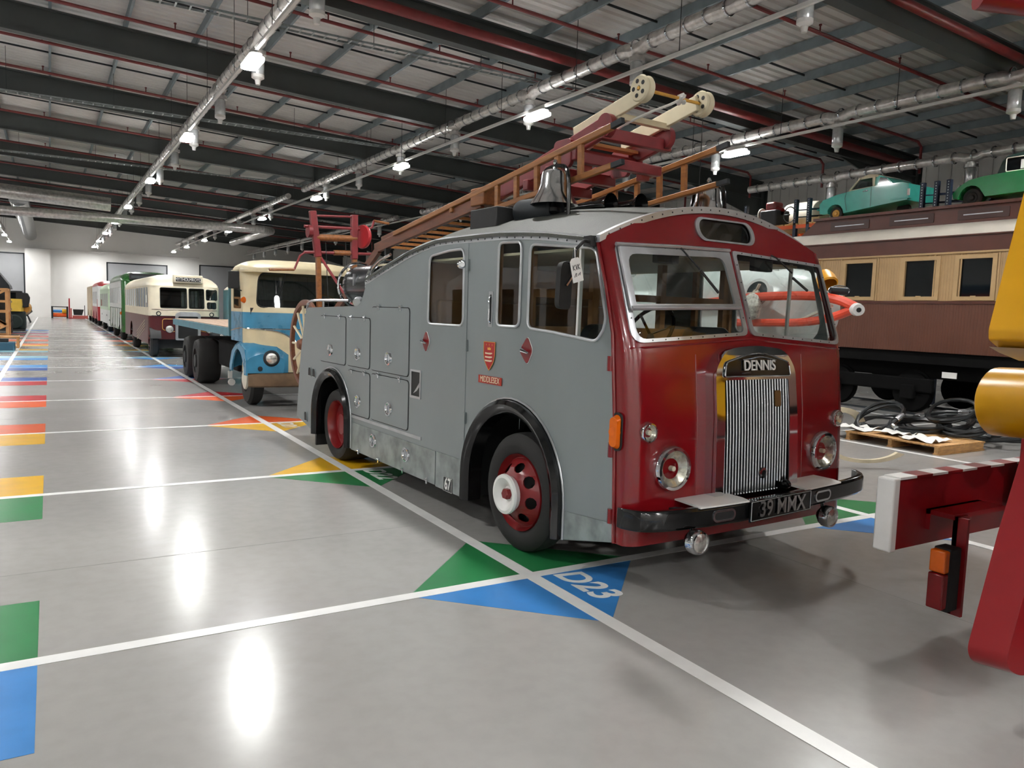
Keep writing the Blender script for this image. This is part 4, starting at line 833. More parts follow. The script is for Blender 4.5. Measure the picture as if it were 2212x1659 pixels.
# ---------------- blue and cream flatbed lorry
bt_ = thing('flatbed_lorry', 'blue and cream flatbed lorry parked right behind the grey fire engine', 'lorry', (.1, 9.75, 0))
BW = 2.3
def bp_(n, mb, m, par=bt_, **k): return obj(n, mb, m, par, **k)
bys = ([1.2,1.5,1.76,1.84,2.5,2.6], [.16,.17,.2,.24,.46,.5])
def BF(off=0.): return lambda u, v, w: (u, interp(v, *bys)+corner(u, BW, .42, .8)-off-w+.12*(1-abs(u-BW/2)/(BW/2))*-1, v)
cu_ = cuts(BW, .42)
wsh = rpoly([(.2,1.86),(2.1,1.86),(2.02,2.5),(1.6,2.53),(.7,2.53),(.28,2.5)], [.12,.12,.16,0,0,.16])
fr_ = bp_('cab_front', MB().plate([(0,1.76),(BW,1.76),(BW,2.58),(0,2.58)], .02, BF(-.02), [wsh], cu_, [1.84,1.95,2.2,2.5]), 'truck_cream')
bp_('windscreen', MB().plate(grow(wsh, .01), .004, BF(-.012), (), cu_, [2.2]), TINT, fr_); bp_('windscreen_seal', MB().tube([BF(.002)(*p, 0) for p in wsh], .014, 6, True), 'black_rubber', fr_)
bp_('cab_band', MB().plate([(0,1.46),(BW,1.46),(BW,1.76),(0,1.76)], .02, BF(-.02), (), cu_, [1.6]), 'truck_blue')
bp_('cab_nose', MB().plate([(0,.66),(BW,.66),(BW,1.46),(0,1.46)], .02, BF(-.02), (), cu_, [1.0,1.2]), 'truck_cream')
bp_('nose_panel', MB().plate([(.25,1.462),(.6,1.40),(.85,1.25),(1.0,1.0),(1.3,1.0),(1.45,1.25),(1.7,1.40),(2.05,1.462)], .006, BF(.002), (), cu_), 'truck_blue'); bp_('nose_sweep', MB().tube([BF(.01)(x, z, 0) for x, z in spl([(.02,1.46,0),(.25,1.455,0),(.6,1.40,0),(.85,1.25,0),(1.0,1.0,0),(1.03,.7,0)], 4) and [(p[0], p[1]) for p in spl([(.02,1.46,0),(.25,1.455,0),(.6,1.40,0),(.85,1.25,0),(1.0,1.0,0),(1.03,.7,0)], 4)]], .012, 6), 'chrome')
bp_('chrome_strip', MB().tube([BF(.006)(x, 1.46, 0) for x in [BW*i/20 for i in range(21)]], .012, 6), 'chrome')
bp_('nose_badge', MB().plate(rr(.95, 1.35, 1.2, 1.36, .05), .01, BF(.0)), 'rust_brown')
for x in (.0, BW):
    sd = lambda u, v, w, x=x: ((x+w) if x < 1 else x-w, u, v)
    yf = lambda z: interp(z, *bys)+.335
    wd_ = rpoly([(.62,1.82),(1.35,1.82),(1.35,2.42),(.78,2.42)], .06)
    o = bp_('cab_side', MB().plate([(yf(1.76)-.01,1.76),(1.55,1.76),(1.55,2.56),(yf(2.56)-.01,2.56)], .02, sd, [wd_]), 'truck_cream', smooth=False)
    bp_('door_window', MB().plate(grow(wd_, .01), .004, lambda u, v, w, x=x: ((.008+w) if x < 1 else x-.008-w, u, v)), TINT, o, smooth=False)
    bp_('cab_side_band', MB().plate([(yf(1.46)-.01,1.2),(1.55,1.2),(1.55,1.76),(yf(1.76)-.01,1.76)], .02, sd), 'truck_blue', smooth=False)
    bp_('side_moulding', MB().tube([(x-.004 if x < 1 else x+.004, yy, zz) for yy, zz in ((.5,1.47),(1.0,1.44),(1.55,1.38))], .01, 5), 'chrome')
bp_('cab_back', MB().box(0, BW, 1.53, 1.56, 1.2, 2.5), 'truck_cream', smooth=False, bevel=.02)
bp_('rear_window', MB().plate(rr(.45, 1.85, 2.0, 2.4, .08), .004, lambda u, v, w: (u, 1.525-w, v)), mat('pale_pane', '#9aa5a4', .3, 0, .1, 20))
secs = []
for yy, k, dz in ((.16,.70,-.02),(.2,.86,.02),(.34,.97,.08),(.6,1,.15),(1.0,1,.19),(1.35,.99,.17),(1.5,.97,.10),(1.58,.93,0.)):
    secs.append([(BW/2+BW/2*k*math.copysign(abs(math.cos(a))**.55, math.cos(a)), yy+.12, 2.53+(.06+dz)*math.sin(a)**.8) for a in [pi*i/16 for i in range(17)]] + [(BW/2-BW/2*k, yy+.12, 2.5), (BW/2+BW/2*k, yy+.12, 2.5)])
bp_('cab_roof', MB().loft(secs), 'truck_cream', ang=60)
# fenders, headlamps, bumper
for sx in (0, 1):
    X_ = (lambda x: x) if sx == 0 else (lambda x: BW-x)
    secs = []
    for yy, top, x1 in ((-.02,.95,.55),(.02,1.08,.70),(.12,1.16,.76),(.35,1.24,.78),(.7,1.27,.72),(1.0,1.22,.6),(1.25,1.08,.5),(1.42,.85,.4),(1.46,.7,.36)):
        bot = .66 if yy < .2 else .66
        secs.append([(X_(-.045), yy, top-.13), (X_(.0), yy, top-.06), (X_(.14), yy, top), (X_(x1*.7), yy, top-.01), (X_(x1), yy, top-.14), (X_(x1), yy, bot)])
    # outer skirt with wheel opening
    fo_ = bp_('fender', MB().loft(secs, closed=False), 'truck_blue', ang=60)
    sk = [(-.02,.62),(.16,.62)] + arc(.70, .50, .56, 168, 12, 14) + [(1.46,.62),(1.46,.72),(1.25,1.0),(.9,1.14),(.5,1.16),(.12,1.08),(-.02,.9)]
    bp_('fender_skirt', MB().plate(sk, .03, lambda u, v, w: (X_(-.05+w), u, v)), 'truck_blue', fo_, smooth=False, bevel=.01)
    bp_('fender_face', MB().plate(rpoly([(-.03,.66),(.62,.66),(.66,.9),(.5,1.0),(.2,1.02),(-.02,.92)], [0,0,.08,.1,.1,.05]), .03, lambda u, v, w: (X_(u), -.03+w, v)), 'truck_blue', fo_, bevel=.01)
    hx = X_(.4)
    o = bp_('headlamp', MB().lathe([(.15, -.02), (.15, .01), (.115, .035), (.105, .02)], o=(hx, -.03, .93), ax=(0, -1, 0), n=24), 'steel_dark', fo_)
    bp_('headlamp_lens', MB().lathe([(.105, .02), (.06, .045), (0, .05)], o=(hx, -.03, .93), ax=(0, -1, 0), n=20), 'reflector', o)
    bp_('side_lamp', MB().lathe([(.045, 0), (.04, .02), (0, .03)], o=(X_(.2), -.03, .74), ax=(0, -1, 0), n=12), 'steel_dark', fo_)
    simple_wheel(bt_, X_(.12), .78, .49, .24, -1 if sx == 0 else 1, 'black_matt', 'off_white', .5)
    for yy in (5.2, 6.8): simple_wheel(bt_, X_(-.11), yy, .53, .5, -1 if sx == 0 else 1)
bp_('bumper', MB().loft([[(x, -.09+.14*(abs(x-BW/2)/(BW/2))**4+a, z) for a, z in ((0,.40),(-.04,.43),(-.05,.53),(-.04,.64),(0,.66),(.03,.53))] for x in [.0+BW*i/16 for i in range(17)]]), 'rust_brown')
bp_('indicator', MB().lathe([(0, .05), (.04, .04), (.06, 0)], o=(-.02, .3, 1.98), ax=(-1, -.6, 0), n=12), 'amber')
o = bp_('mirror_arm', MB().tube([(0, .6, 2.15), (-.14, .5, 2.2), (-.16, .46, 2.3)], .01, 6), 'black_matt'); bp_('mirror', MB().box(-.27, -.07, .42, .46, 2.18, 2.5), 'black_matt', o, bevel=.03)
bp_('sun_wiper', MB().bar(BF(.03)(.75, 2.5, 0), BF(.03)(.62, 2.1, 0), .012, .012), 'black_matt')
sw2 = bp_('steering_wheel', MB().tube([(1.6+.24*math.cos(a), .62+.1*math.sin(a), 1.93+.2*math.sin(a)) for a in [2*pi*k/24 for k in range(24)]], .014, 6, True), 'gold')
bp_('dash_top', MB().box(.1, 2.2, .3, .55, 1.72, 1.84), 'black_matt'); bp_('seat', MB().box(.3, 2.0, 1.2, 1.5, 1.4, 2.0), 'seat_black', bevel=.05)
bp_('headboard', MB().box(-.02, BW+.02, 1.68, 1.74, 1.28, 2.24), 'bed_teal', smooth=False)
bp_('chassis', MB().box(.7, 1.6, .3, 9.6, .6, .95), 'soot_black', smooth=False)
bp_('under_tank', MB().box(.25, .65, 2.2, 4.3, .5, 1.1), 'soot_black', smooth=False, bevel=.05)
for x in (0, BW-.04): bp_('bed_side', MB().box(x, x+.04, 1.75, 9.95, 1.26, 1.42), 'bed_teal', smooth=False)
bp_('bed_end', MB().box(0, BW, 9.92, 9.96, 1.26, 1.42), 'bed_teal', smooth=False)
for i in range(12): bp_('bed_plank', MB().box(.045+i*.1845, .045+i*.1845+.178, 1.76, 9.91, 1.36, 1.435), 'bed_board', smooth=False)
bp_('mud_bracket', MB().box(-.02, .06, 1.75, 1.78, .42, .56), 'white_paint', smooth=False); bp_('mud_bracket', MB().lathe([(0, .05), (.07, .04), (.07, 0)], o=(.04, 1.74, .34), ax=(0, -1, 0), n=10), 'white_paint')
# ---------------- generic coach
def coach(name, label, loc, W, L, low, up, roofm, zf, zw, ze, zt, ys, rc, fwins, swin, frontlow=None, frontup=None, stripe=None, cat='bus', sidem=None, group=None, wheelR=.48, wy=None, skirt=.45):
    c = thing(name, label, cat, loc, 0, group); cu_ = cuts(W, rc); frontlow = frontlow or low; frontup = frontup or up; sidem = sidem or up
    def CF(off=0.): return lambda u, v, w: (u, interp(v, *ys)+corner(u, W, rc, .8)-off-w, v)
    P = lambda n, mb, m, par=c, **k: obj(n, mb, m, par, **k)
    P('front_lower', MB().plate([(0,zf),(W,zf),(W,zw),(0,zw)], .02, CF(-.02), (), cu_, [(zf+zw)/2]), frontlow)
    holes = [rpoly(f, .05) for f in fwins]
    fu = P('front_upper', MB().plate([(0,zw),(W,zw),(W,ze),(0,ze)], .02, CF(-.02), holes, cu_, [zw+.1,(zw+ze)/2,ze-.1]), frontup)
    for h in holes:
        P('front_window', MB().plate(grow(h, .01), .004, CF(-.012), (), cu_), TINT, fu); P('window_seal', MB().tube([CF(.002)(*p, 0) for p in h], .012, 5, True), 'black_rubber', fu)
    y0 = rc*.8
    for x in (0, W):
        sd = lambda u, v, w, x=x: ((x+w) if x == 0 else x-w, u, v)
        wy_ = wy or (.9, L-2.2); ar = []
        for yw in reversed(wy_): pass
        bot = [(y0+interp(zf, *ys), skirt)]
        for yw in wy_:
            if yw-.6 > y0: bot += [(p[0], p[1]) for p in arc(yw, wheelR, wheelR+.1, 180, 0, 12) if p[1] >= skirt-.01]
        bot += [(L, skirt)]
        P('side_lower', MB().plate(bot+[(L,zw),(y0+interp(zw, *ys)-.01,zw)], .02, sd), low, smooth=False)
        sh_ = [rpoly([(a, swin[0]), (b, swin[0]), (b, swin[1]), (a, swin[1])], .05) for a, b in swin[2]]
        o = P('side_upper', MB().plate([(y0+interp(zw, *ys)-.01,zw),(L,zw),(L,ze),(y0+interp(ze, *ys)-.01,ze)], .02, sd, sh_), sidem, smooth=False)
        for h in sh_: P('side_window', MB().plate(grow(h, .01), .004, lambda u, v, w, x=x: ((.008+w) if x == 0 else x-.008-w, u, v)), TINT, o, smooth=False)
        for yw in wy_: simple_wheel(c, .06 if x == 0 else W-.06, yw, wheelR, .26, -1 if x == 0 else 1, low if isinstance(low, str) else 'black_matt')
    P('rear_wall', MB().box(0, W, L-.02, L, skirt, ze), low, smooth=False); P('floor_pan', MB().box(.02, W-.02, .2, L-.02, skirt+.25, skirt+.3), 'black_matt', smooth=False)
    P('undercarriage', MB().box(.35, W-.35, .5, L-.5, .3, skirt+.2), 'black_matt', smooth=False)
    for k in range(int(L/1.1)-1): P('seat', MB().box(.15, W-.15, 1.6+k*1.1, 1.72+k*1.1, skirt+.3, zw+.25), 'seat_grey', smooth=False)
    secs = []; cr = zt-ze; ye = interp(ze, *ys)
    for t, k, h in ((0,.86,.0),(.12,.93,.3),(.35,.98,.62),(.8,1,.9),(1.4,1,1),(L-1.2,1,1),(L-.4,1,.85),(L-.05,.97,.4),(L,.95,0.)):
        secs.append([(W/2+(W/2+.02)*k*math.copysign(abs(math.cos(a))**.6, math.cos(a)), ye+t if t < 2 else t, ze-.01+(.03+cr*h)*math.sin(a)**.9) for a in [pi*i/14 for i in range(15)]])
    P('roof', MB().loft(secs), roofm, ang=60)
    return c, P, CF
def win(n, a, b, gap): w = (b-a+gap)/n; return [(a+i*w, a+(i+1)*w-gap) for i in range(n)]
c, P, CF = coach('motor_coach', 'cream and maroon vintage bus with Mytholmroyd destination board', (-.1, 24.0, 0), 2.3, 9.6, 'maroon', 'bus_cream', 'bus_cream', .62, 1.42, 2.45, 2.86,
    ([.6,1.42,1.65,2.45],[.12,.05,.05,.14]), .35, [[(.36,1.70),(1.2,1.70),(1.2,2.38),(.36,2.38)],[(1.27,1.70),(1.76,1.70),(1.76,2.38),(1.27,2.38)],[(1.83,2.0),(2.2,2.0),(2.2,2.36),(1.83,2.36)],[(1.86,1.70),(2.16,1.70),(2.16,1.92),(1.86,1.92)]], (1.70,2.38,[(.4,.95)]+win(9, 1.05, 9.4, .08)), wy=(.55, 6.6), wheelR=.5)
P('belt_line', MB().tube([CF(.004)(x, 1.42, 0) for x in [2.3*i/20 for i in range(21)]], .012, 5), 'black_matt'); P('belt_line', MB().tube([CF(.004)(x, 1.64, 0) for x in [2.3*i/20 for i in range(21)]], .008, 5), 'maroon')
db = P('destination_board', MB().box(.78, 1.72, .06, .3, 2.56, 2.84), 'bus_cream', bevel=.03); P('blind', MB().box(.85, 1.65, .05, .062, 2.61, 2.75), 'black_matt', db, smooth=False)
text('destination', 'MYTHOLMROYD', .15, 'white_paint', db, frame_m((1.25, .046, 2.68), (1, 0, 0), (0, 0, 1)), .002, sx=.74)
for x0 in (.42, 1.0, 1.5): P('coach_line', MB().tube([CF(.004)(*p, 0) for p in rpoly([(x0,.95),(x0+.42,.88),(x0+.42,1.32),(x0,1.32)], .08)], .009, 5, True), 'gold')
rad = P('radiator', MB().plate(rpoly([(.82,.6),(1.62,.6),(1.62,1.5),(1.5,1.58),(.94,1.58),(.82,1.5)], .06), .16, CF(.0), [rr(.9, 1.54, .66, 1.42, .04)]), 'aluminium', bevel=.02); P('radiator_core', MB().plate(rr(.88, 1.56, .64, 1.44, .02), .1, CF(.0)), 'black_matt', rad)
for x in (.62, 1.9):
    o = P('headlamp', MB().lathe([(0, -.1), (.08, -.08), (.13, 0), (.135, .02), (.12, .03)], o=(x, -.12, .98), ax=(0, -1, 0), n=20), 'steel_dark'); P('headlamp_lens', MB().lathe([(.12, .03), (0, .05)], o=(x, -.12, .98), ax=(0, -1, 0), n=20), 'reflector', o)
for x in (.2, 2.1): P('front_wing', MB().loft([[(x-.17, .55+.62*math.cos(a), .5+.62*math.sin(a)), (x+.17, .55+.62*math.cos(a), .5+.62*math.sin(a)), (x+.17, .55+.58*math.cos(a), .5+.58*math.sin(a)), (x-.17, .55+.58*math.cos(a), .5+.58*math.sin(a))] for a in [pi*(.02+.9*i/12) for i in range(13)]]), 'black_matt')
for z in (.95, 1.05, 1.15, 1.25): P('side_moulding', MB().bar((-.008, 1.3, z), (-.008, 4.2, z-.5), .01, .02), 'bus_cream')
P('notice', MB().box(-.006, .0, .55, .85, 1.85, 2.12), 'paper', smooth=False)
for x, z in ((.3, 1.5), (2.0, 1.5)): P('roundel', MB().lathe([(.05, .006), (.08, .006), (.08, 0), (.05, 0)], o=CF(0)(x, z, 0), ax=(0, -1, 0), n=16), 'steel_dark')
c, P, CF = coach('city_bus', 'dark green bus with white striped sides behind the cream and maroon bus', (-.05, 36, 0), 2.45, 8.6, 'bus_green', 'bus_green', 'bus_green', .4, 1.55, 2.85, 3.32,
    ([.4,1.5,2.2,2.85],[.06,0,.05,.28]), .4, [[(.25,1.7),(1.18,1.7),(1.18,2.6),(.3,2.6)],[(1.27,1.7),(2.2,1.7),(2.15,2.6),(1.27,2.6)]], (1.75,2.55,win(7, .9, 8.3, .14)), sidem='bus_white', wy=(1.7, 6.4))
P('blind_box', MB().box(.35, 2.1, .2, .5, 2.9, 3.2), 'black_matt', bevel=.02); P('blind_panel', MB().box(.42, 2.03, .19, .2, 2.98, 3.1), 'seat_grey')
for i in range(6): P('white_panel', MB().plate([(.6+i*1.25, .6+.1*(i % 2)), (1.25+i*1.25, .5), (1.3+i*1.25, 1.5), (.55+i*1.25, 1.52)], .012, lambda u, v, w: (-.001-w, u, v)), 'bus_white', smooth=False)
P('indicator', MB().lathe([(0, .03), (.07, .02), (.08, 0)], o=(-.01, .5, 1.3), ax=(-1, -.4, 0), n=14), 'amber')
c, P, CF = coach('city_bus', 'pale mint and white bus halfway down the row', (0, 46.5, 0), 2.4, 9, 'bus_white', 'mint', 'mint', .35, 1.3, 2.55, 3.0,
    ([.35,1.3,2.0,2.55],[.05,0,.06,.2]), .45, [[(.25,1.5),(1.16,1.5),(1.16,2.4),(.3,2.4)],[(1.24,1.5),(2.15,1.5),(2.1,2.4),(1.24,2.4)]], (1.5,2.3,win(8, .8, 8.7, .14)), wy=(1.9, 6.8))
P('roof_box', MB().box(.6, 1.8, 1.2, 2.2, 2.95, 3.25), 'bus_green', bevel=.05); P('skirt_panel', MB().plate([(1.0,.5),(8.6,.5),(8.6,.95),(1.0,.95)], .01, lambda u, v, w: (-.001-w, u, v)), 'bus_white')
c, P, CF = coach('city_bus', 'white and red bus far down the row before the beige truck', (0, 58.5, 0), 2.4, 8, 'bus_red', 'bus_white', 'bus_red', .4, 1.4, 2.9, 3.3,
    ([.4,1.4,2.2,2.9],[.05,0,.04,.12]), .35, [[(.25,1.6),(2.15,1.6),(2.1,2.6),(.3,2.6)]], (1.6,2.5,win(5, 1.0, 7.6, .3)), wy=(1.7, 6.2))
P('red_panel', MB().plate(rr(.35, .85, 1.25, 1.95, .05), .012, lambda u, v, w: (-.001-w, u, v)), 'bus_red')
c, P, CF = coach('box_truck', 'beige box truck last in the row near the end wall', (.05, 69.5, 0), 2.4, 8.5, 'beige', 'beige', 'beige', .5, 1.4, 3.0, 3.1,
    ([.5,1.4,3.0],[.05,0,.02]), .15, [[(.3,1.6),(2.1,1.6),(2.1,2.3),(.3,2.3)]], (1.6,2.3,[(.5,1.2)]), cat='truck', wy=(1.3, 6.4))
c, P, CF = coach('delivery_van', 'pale aqua van with cream roof beside the cream and maroon bus', (2.5, 20.6, 0), 2.0, 4.6, 'aqua', 'aqua', 'bus_cream', .5, 1.6, 2.4, 2.62,
    ([.5,1.6,2.4],[.05,0,.15]), .3, [[(.2,1.68),(1.8,1.68),(1.72,2.3),(.28,2.3)]], (1.7,2.28,[(.5,1.3),(1.5,2.6)]), cat='van', wy=(.9, 3.6), wheelR=.42)
c, P, CF = coach('reflection_coach', 'white coach out of view, added left of the aisle for window reflections', (-9.2, 3.5, 0), 2.4, 9.5, 'bus_white', 'bus_white', 'bus_white', .4, 1.3, 2.6, 3.0,
    ([.4,1.3,2.6],[.05,0,.15]), .35, [[(.25,1.5),(2.15,1.5),(2.1,2.45),(.3,2.45)]], (1.35,2.45,win(9, .8, 9.2, .22)), wy=(1.9, 7.2))  # unseen coach, added so the fire engine's side windows have something to reflect
# ================================================================ things along the left bays
cr = thing('timber_crate', 'open timber crate frame with diagonal braces at the left edge of the aisle', 'crate', (-4.7, 38.9, 0))
for x in (-1.9, -.95, 0):
    for y in (0, 2.2): obj('crate_post', MB().box(x-.06, x+.06, y-.05, y+.05, 0, 2.3), 'crate_wood', cr, smooth=False)
for z in (.05, .55, 1.2, 1.68, 2.25):
    for y in (0, 2.2): obj('crate_rail', MB().box(-1.95, .05, y-.07, y-.03, z-.05, z+.05), 'crate_wood', cr, smooth=False)
for a, b, c_, d in ((-.9,.1,-.05,.55),(-.9,1.15,-.05,.6),(-.05,.6,-.9,1.2),(-.9,1.7,-.05,2.2),(-1.85,.6,-1.0,1.15),(-1.85,2.2,-1.0,1.7)): obj('crate_brace', MB().bar((a, -.08, b), (c_, -.08, d), .03, .1), 'crate_wood', cr, smooth=False)
for z in (.05, 1.2, 2.25): obj('crate_side_rail', MB().box(-.03, .03, 0, 2.2, z-.05, z+.05), 'crate_wood', cr, smooth=False)
dh = thing('covered_wagon', 'black wagon with pointed roof standing behind the timber crate', 'wagon', (-6.7, 41.6, 0))
obj('roof', MB().plate([(.1,2.3),(2.05,2.3),(2.0,2.5),(1.65,3.0),(1.2,3.6),(.9,3.6)], 3.2, lambda u, v, w: (u, w, v)), 'steel_dark', dh, smooth=False)
obj('body', MB().box(.2, 1.95, .1, 3.1, .7, 2.3), 'black_matt', dh, smooth=False)
for y in (.7, 2.5): simple_wheel(dh, 2.02, y, .5, .1, 1, 'black_matt')
for z in (1.2, 1.6): obj('side_fitting', MB().box(1.95, 2.03, .2, 2.6, z, z+.1), 'bright_metal', dh, smooth=False)
ya = thing('vintage_car', 'yellow and black vintage car body raised on a dark green base', 'car', (-5.6, 47.2, 0))
obj('body', MB().loft([[(x, y, z) for x, z in ((.05+i, 1.1),(1.35-i, 1.1),(1.4-i, 1.5),(1.38-i, 1.8),(.02+i, 1.8),(0+i, 1.5))] for y, i in ((0,.12),(.3,0),(1.4,0),(1.8,.1))]), mat('car_yellow', '#d5b24a', .3, 0, .05, 3), ya)
obj('cabin', MB().box(.1, 1.2, .15, 1.5, 1.8, 2.15), DG, ya, bevel=.03); obj('hood', MB().loft([[(x, y, z) for x, z in ((1.0,1.3),(1.6,1.35),(1.66,1.9),(1.55,2.15),(1.0,2.2))] for y in (.1, .3, 1.4, 1.6)]), 'black_rubber', ya, bevel=.05); obj('roof', MB().box(.05, 1.3, .1, 1.6, 2.15, 2.25), 'black_matt', ya, bevel=.03)
obj('rear_bulge', MB().lathe([(0, -.4), (.3, -.3), (.4, 0), (.3, .3), (0, .4)], o=(1.35, .7, 1.3), ax=(0, 1, 0), n=16), mat('car_orange', '#c98b2c', .35), ya)
obj('base', MB().box(.2, 1.45, .1, 1.7, .1, 1.1), mat('dark_green', '#14231f', .5), ya, smooth=False, bevel=.04); obj('base_wheel', MB().lathe([(0, -.08), (.35, -.08), (.42, 0), (.35, .08), (0, .08)], o=(.9, .02, .5), ax=(0, -1, 0), n=24), 'dark_green', ya); obj('base_plate', MB().box(.0, 1.4, -.2, 1.9, 0, .1), 'black_matt', ya, smooth=False)
bo = thing('covered_boat', 'small dark boat hull resting on trestles by the left aisle line', 'boat', (-4.6, 64, 0))
obj('hull', MB().loft([[(x*k-.1+.3*(1-k), y, .82+z*k) for x, z in ((-.55,.1),(-.3,-.3),(.2,-.35),(.6,.0),(.5,.3),(0,.35))] for y, k in ((0,.35),(.4,.85),(1.2,1),(2.2,.9),(2.8,.3))]), 'steel_dark', bo)
for y in (.5, 2.2):
    for s in (-1, 1): obj('trestle_leg', MB().bar((.35*s, y-.2, 0), (.3*s*.5, y, .55), .05, .05).bar((.35*s, y+.2, 0), (.3*s*.5, y, .55), .05, .05), 'black_matt', bo, smooth=False)
tb = thing('tool_chest', 'blue metal tool chest with black handle on the floor at left', 'tool chest', (-4.75, 28, 0))
obj('chest_body', MB().box(-.4, .7, 0, .5, 0, .3), mat('chest_blue', '#2b5468', .4), tb, bevel=.02); obj('chest_handle', MB().box(-.2, .5, .1, .4, .3, .42), 'black_matt', tb, bevel=.02); obj('chest_label', MB().box(-.05, .15, -.006, 0, .13, .17), 'paper', tb, smooth=False)
ws = thing('wooden_stand', 'low pale wooden stand behind the blue tool chest', 'stand', (-4.6, 29.4, 0))
obj('stand_top', MB().box(-.5, .65, 0, .8, .38, .44), 'crate_wood', ws, smooth=False)
for x in (-.45, .55):
    for y in (.03, .7): obj('stand_leg', MB().box(x, x+.08, y, y+.08, 0, .38), 'crate_wood', ws, smooth=False)
# far end: roll rack, lift truck, bin, stands
rk = thing('roll_rack', 'black end frames holding blue and yellow rolls at the end wall', 'rack', (-2.8, 82.2, 0))
for x in (0, 1.27): obj('end_frame', MB().box(x-.06, x+.1, 0, .6, 0, 1.15), 'black_matt', rk, smooth=False)
obj('top_bar', MB().cyl((0, .3, 1.1), (1.3, .3, 1.1), .04), 'black_matt', rk)
obj('blue_roll', MB().cyl((.1, .3, .68), (.9, .3, .68), .13), 'floor_blue', rk); obj('yellow_roll', MB().cyl((.85, .3, .68), (1.22, .3, .68), .2), 'floor_yellow', rk); obj('orange_roll', MB().cyl((.1, .3, .3), (1.22, .3, .3), .2), 'floor_orange', rk)
lt = thing('pallet_stacker', 'red lift stacker with upright mast near the end wall', 'lift truck', (-1.42, 80.6, 0))
obj('mast', MB().box(0, .12, .3, .45, 0, 1.95), 'bus_red', lt, smooth=False); obj('mast_back', MB().box(.14, .26, .3, .5, 0, 1.0), 'salmon', lt, smooth=False); obj('fork', MB().box(-.05, .35, -.6, .3, .05, .12), 'bus_red', lt, smooth=False)
sb = thing('steel_skip', 'black open bin on a salmon pallet base near the end wall', 'bin', (-.98, 81.5, 0))
obj('bin_body', MB().loft([[(.0, 0, .35), (.7, 0, .35), (.7, .6, .35), (0, .6, .35)], [(-.06, -.05, .9), (.85, -.05, .9), (.85, .65, .9), (-.06, .65, .9)]]), 'black_matt', sb, smooth=False)
obj('pallet_base', MB().box(-.1, 1.2, 0, .7, 0, .3), 'salmon', sb, smooth=False)
for i, x in enumerate((-.42, -.15, -.02)):
    q = thing('floor_stand', f'thin black floor stand beside the bin by the end wall, {ORD[i]} from left', 'stand', (x+.4, 82.6, 0), 0, 'thin black floor stands')
    obj('pole', MB().cyl((0, 0, 0), (0, 0, 1.3), .03), 'black_matt', q); obj('foot', MB().lathe([(0, .03), (.2, .02), (.2, 0)], n=12), 'black_matt', q)
# ================================================================ right side: railway carriage
def matchboard(name, hexc):
    m = mat(name, hexc, .38, 0, .05, 2)
    nt = m.node_tree; N = nt.nodes; L = nt.links; tc = [n for n in N if n.type == 'TEX_COORD'][0]
    w = N.new('ShaderNodeTexWave'); w.wave_type = 'BANDS'; w.bands_direction = 'Y'; w.wave_profile = 'SIN'; w.inputs['Scale'].default_value = 5.2
    L.new(tc.outputs['Object'], w.inputs['Vector'])
    pw = N.new('ShaderNodeMath'); pw.operation = 'POWER'; pw.inputs[1].default_value = .12; L.new(w.outputs['Fac'], pw.inputs[0])
    bp = N.new('ShaderNodeBump'); bp.inputs['Strength'].default_value = .8; bp.inputs['Distance'].default_value = .012; L.new(pw.outputs[0], bp.inputs['Height']); L.new(bp.outputs[0], N['Principled BSDF'].inputs['Normal'])
    return m
mat('rail_brown', '#4d271c', .3, 0, .06, 3); matchboard('rail_board', '#57301f'); matchboard('rail_cream_board', '#a98a60'); mat('rail_cream', '#ad9066', .38, 0, .04, 3); mat('roof_white', '#cfc8bb', .55, 0, .05, 2); mat('clerestory_dark', '#3b241f', .45, 0, .08, 3)
rc_ = thing('railway_carriage', 'brown and cream wooden railway carriage standing along the right side', 'railway carriage', (12.6, 8.4, 0))
RL = 19.0
def rp_(n, mb, m, par=rc_, **k): return obj(n, mb, m, par, **k)
def yl(Y): return 8.4-Y          # along the carriage, away from the left end
RM = lambda u, v, w: (-w, -u, v)
WC = [(7.78,.66),(6.335,.67),(4.915,.66),(3.8,.63),(2.45,.66),(1.3,.63),(.0,.66),(-1.2,.63),(-2.6,.66),(-4.0,.66),(-5.4,.66)]
holes = [[(yl(c)-w/2,2.51),(yl(c)+w/2,2.51),(yl(c)+w/2,3.25),(yl(c)-w/2,3.25)] for c, w in WC]
rp_('lower_side', MB().plate([(0,1.37),(RL,1.37),(RL,2.38),(0,2.38)], .02, RM), 'rail_board', smooth=False)
us = rp_('upper_side', MB().plate([(0,2.38),(RL,2.38),(RL,3.38),(0,3.38)], .02, RM, holes), 'rail_cream_board', smooth=False)
rp_('waist_rail', MB().box(-.045, 0, -RL, 0, 2.36, 2.42), 'rail_brown', bevel=.008); rp_('cant_rail', MB().box(-.05, 0, -RL, 0, 3.36, 3.40), 'rail_cream', bevel=.006)
for c, w in WC:
    a = yl(c)-w/2; b = yl(c)+w/2
    fr2 = rp_('window_frame', MB().plate([(a-.09,2.43),(b+.09,2.43),(b+.09,3.33),(a-.09,3.33)], .03, lambda u, v, q: (-.02-q, -u, v), [[(a,2.51),(b,2.51),(b,3.25),(a,3.25)]]), 'rail_cream', us, smooth=False, bevel=.006)
    rp_('window_glass', MB().plate([(a-.01,2.5),(b+.01,2.5),(b+.01,3.26),(a-.01,3.26)], .004, lambda u, v, q: (.004-q, -u, v)), DG, fr2, smooth=False)
    rp_('window_catch', MB().box(-.055, -.03, -yl(c)-.05, -yl(c)+.05, 2.505, 2.525), 'rail_cream', fr2, smooth=False)
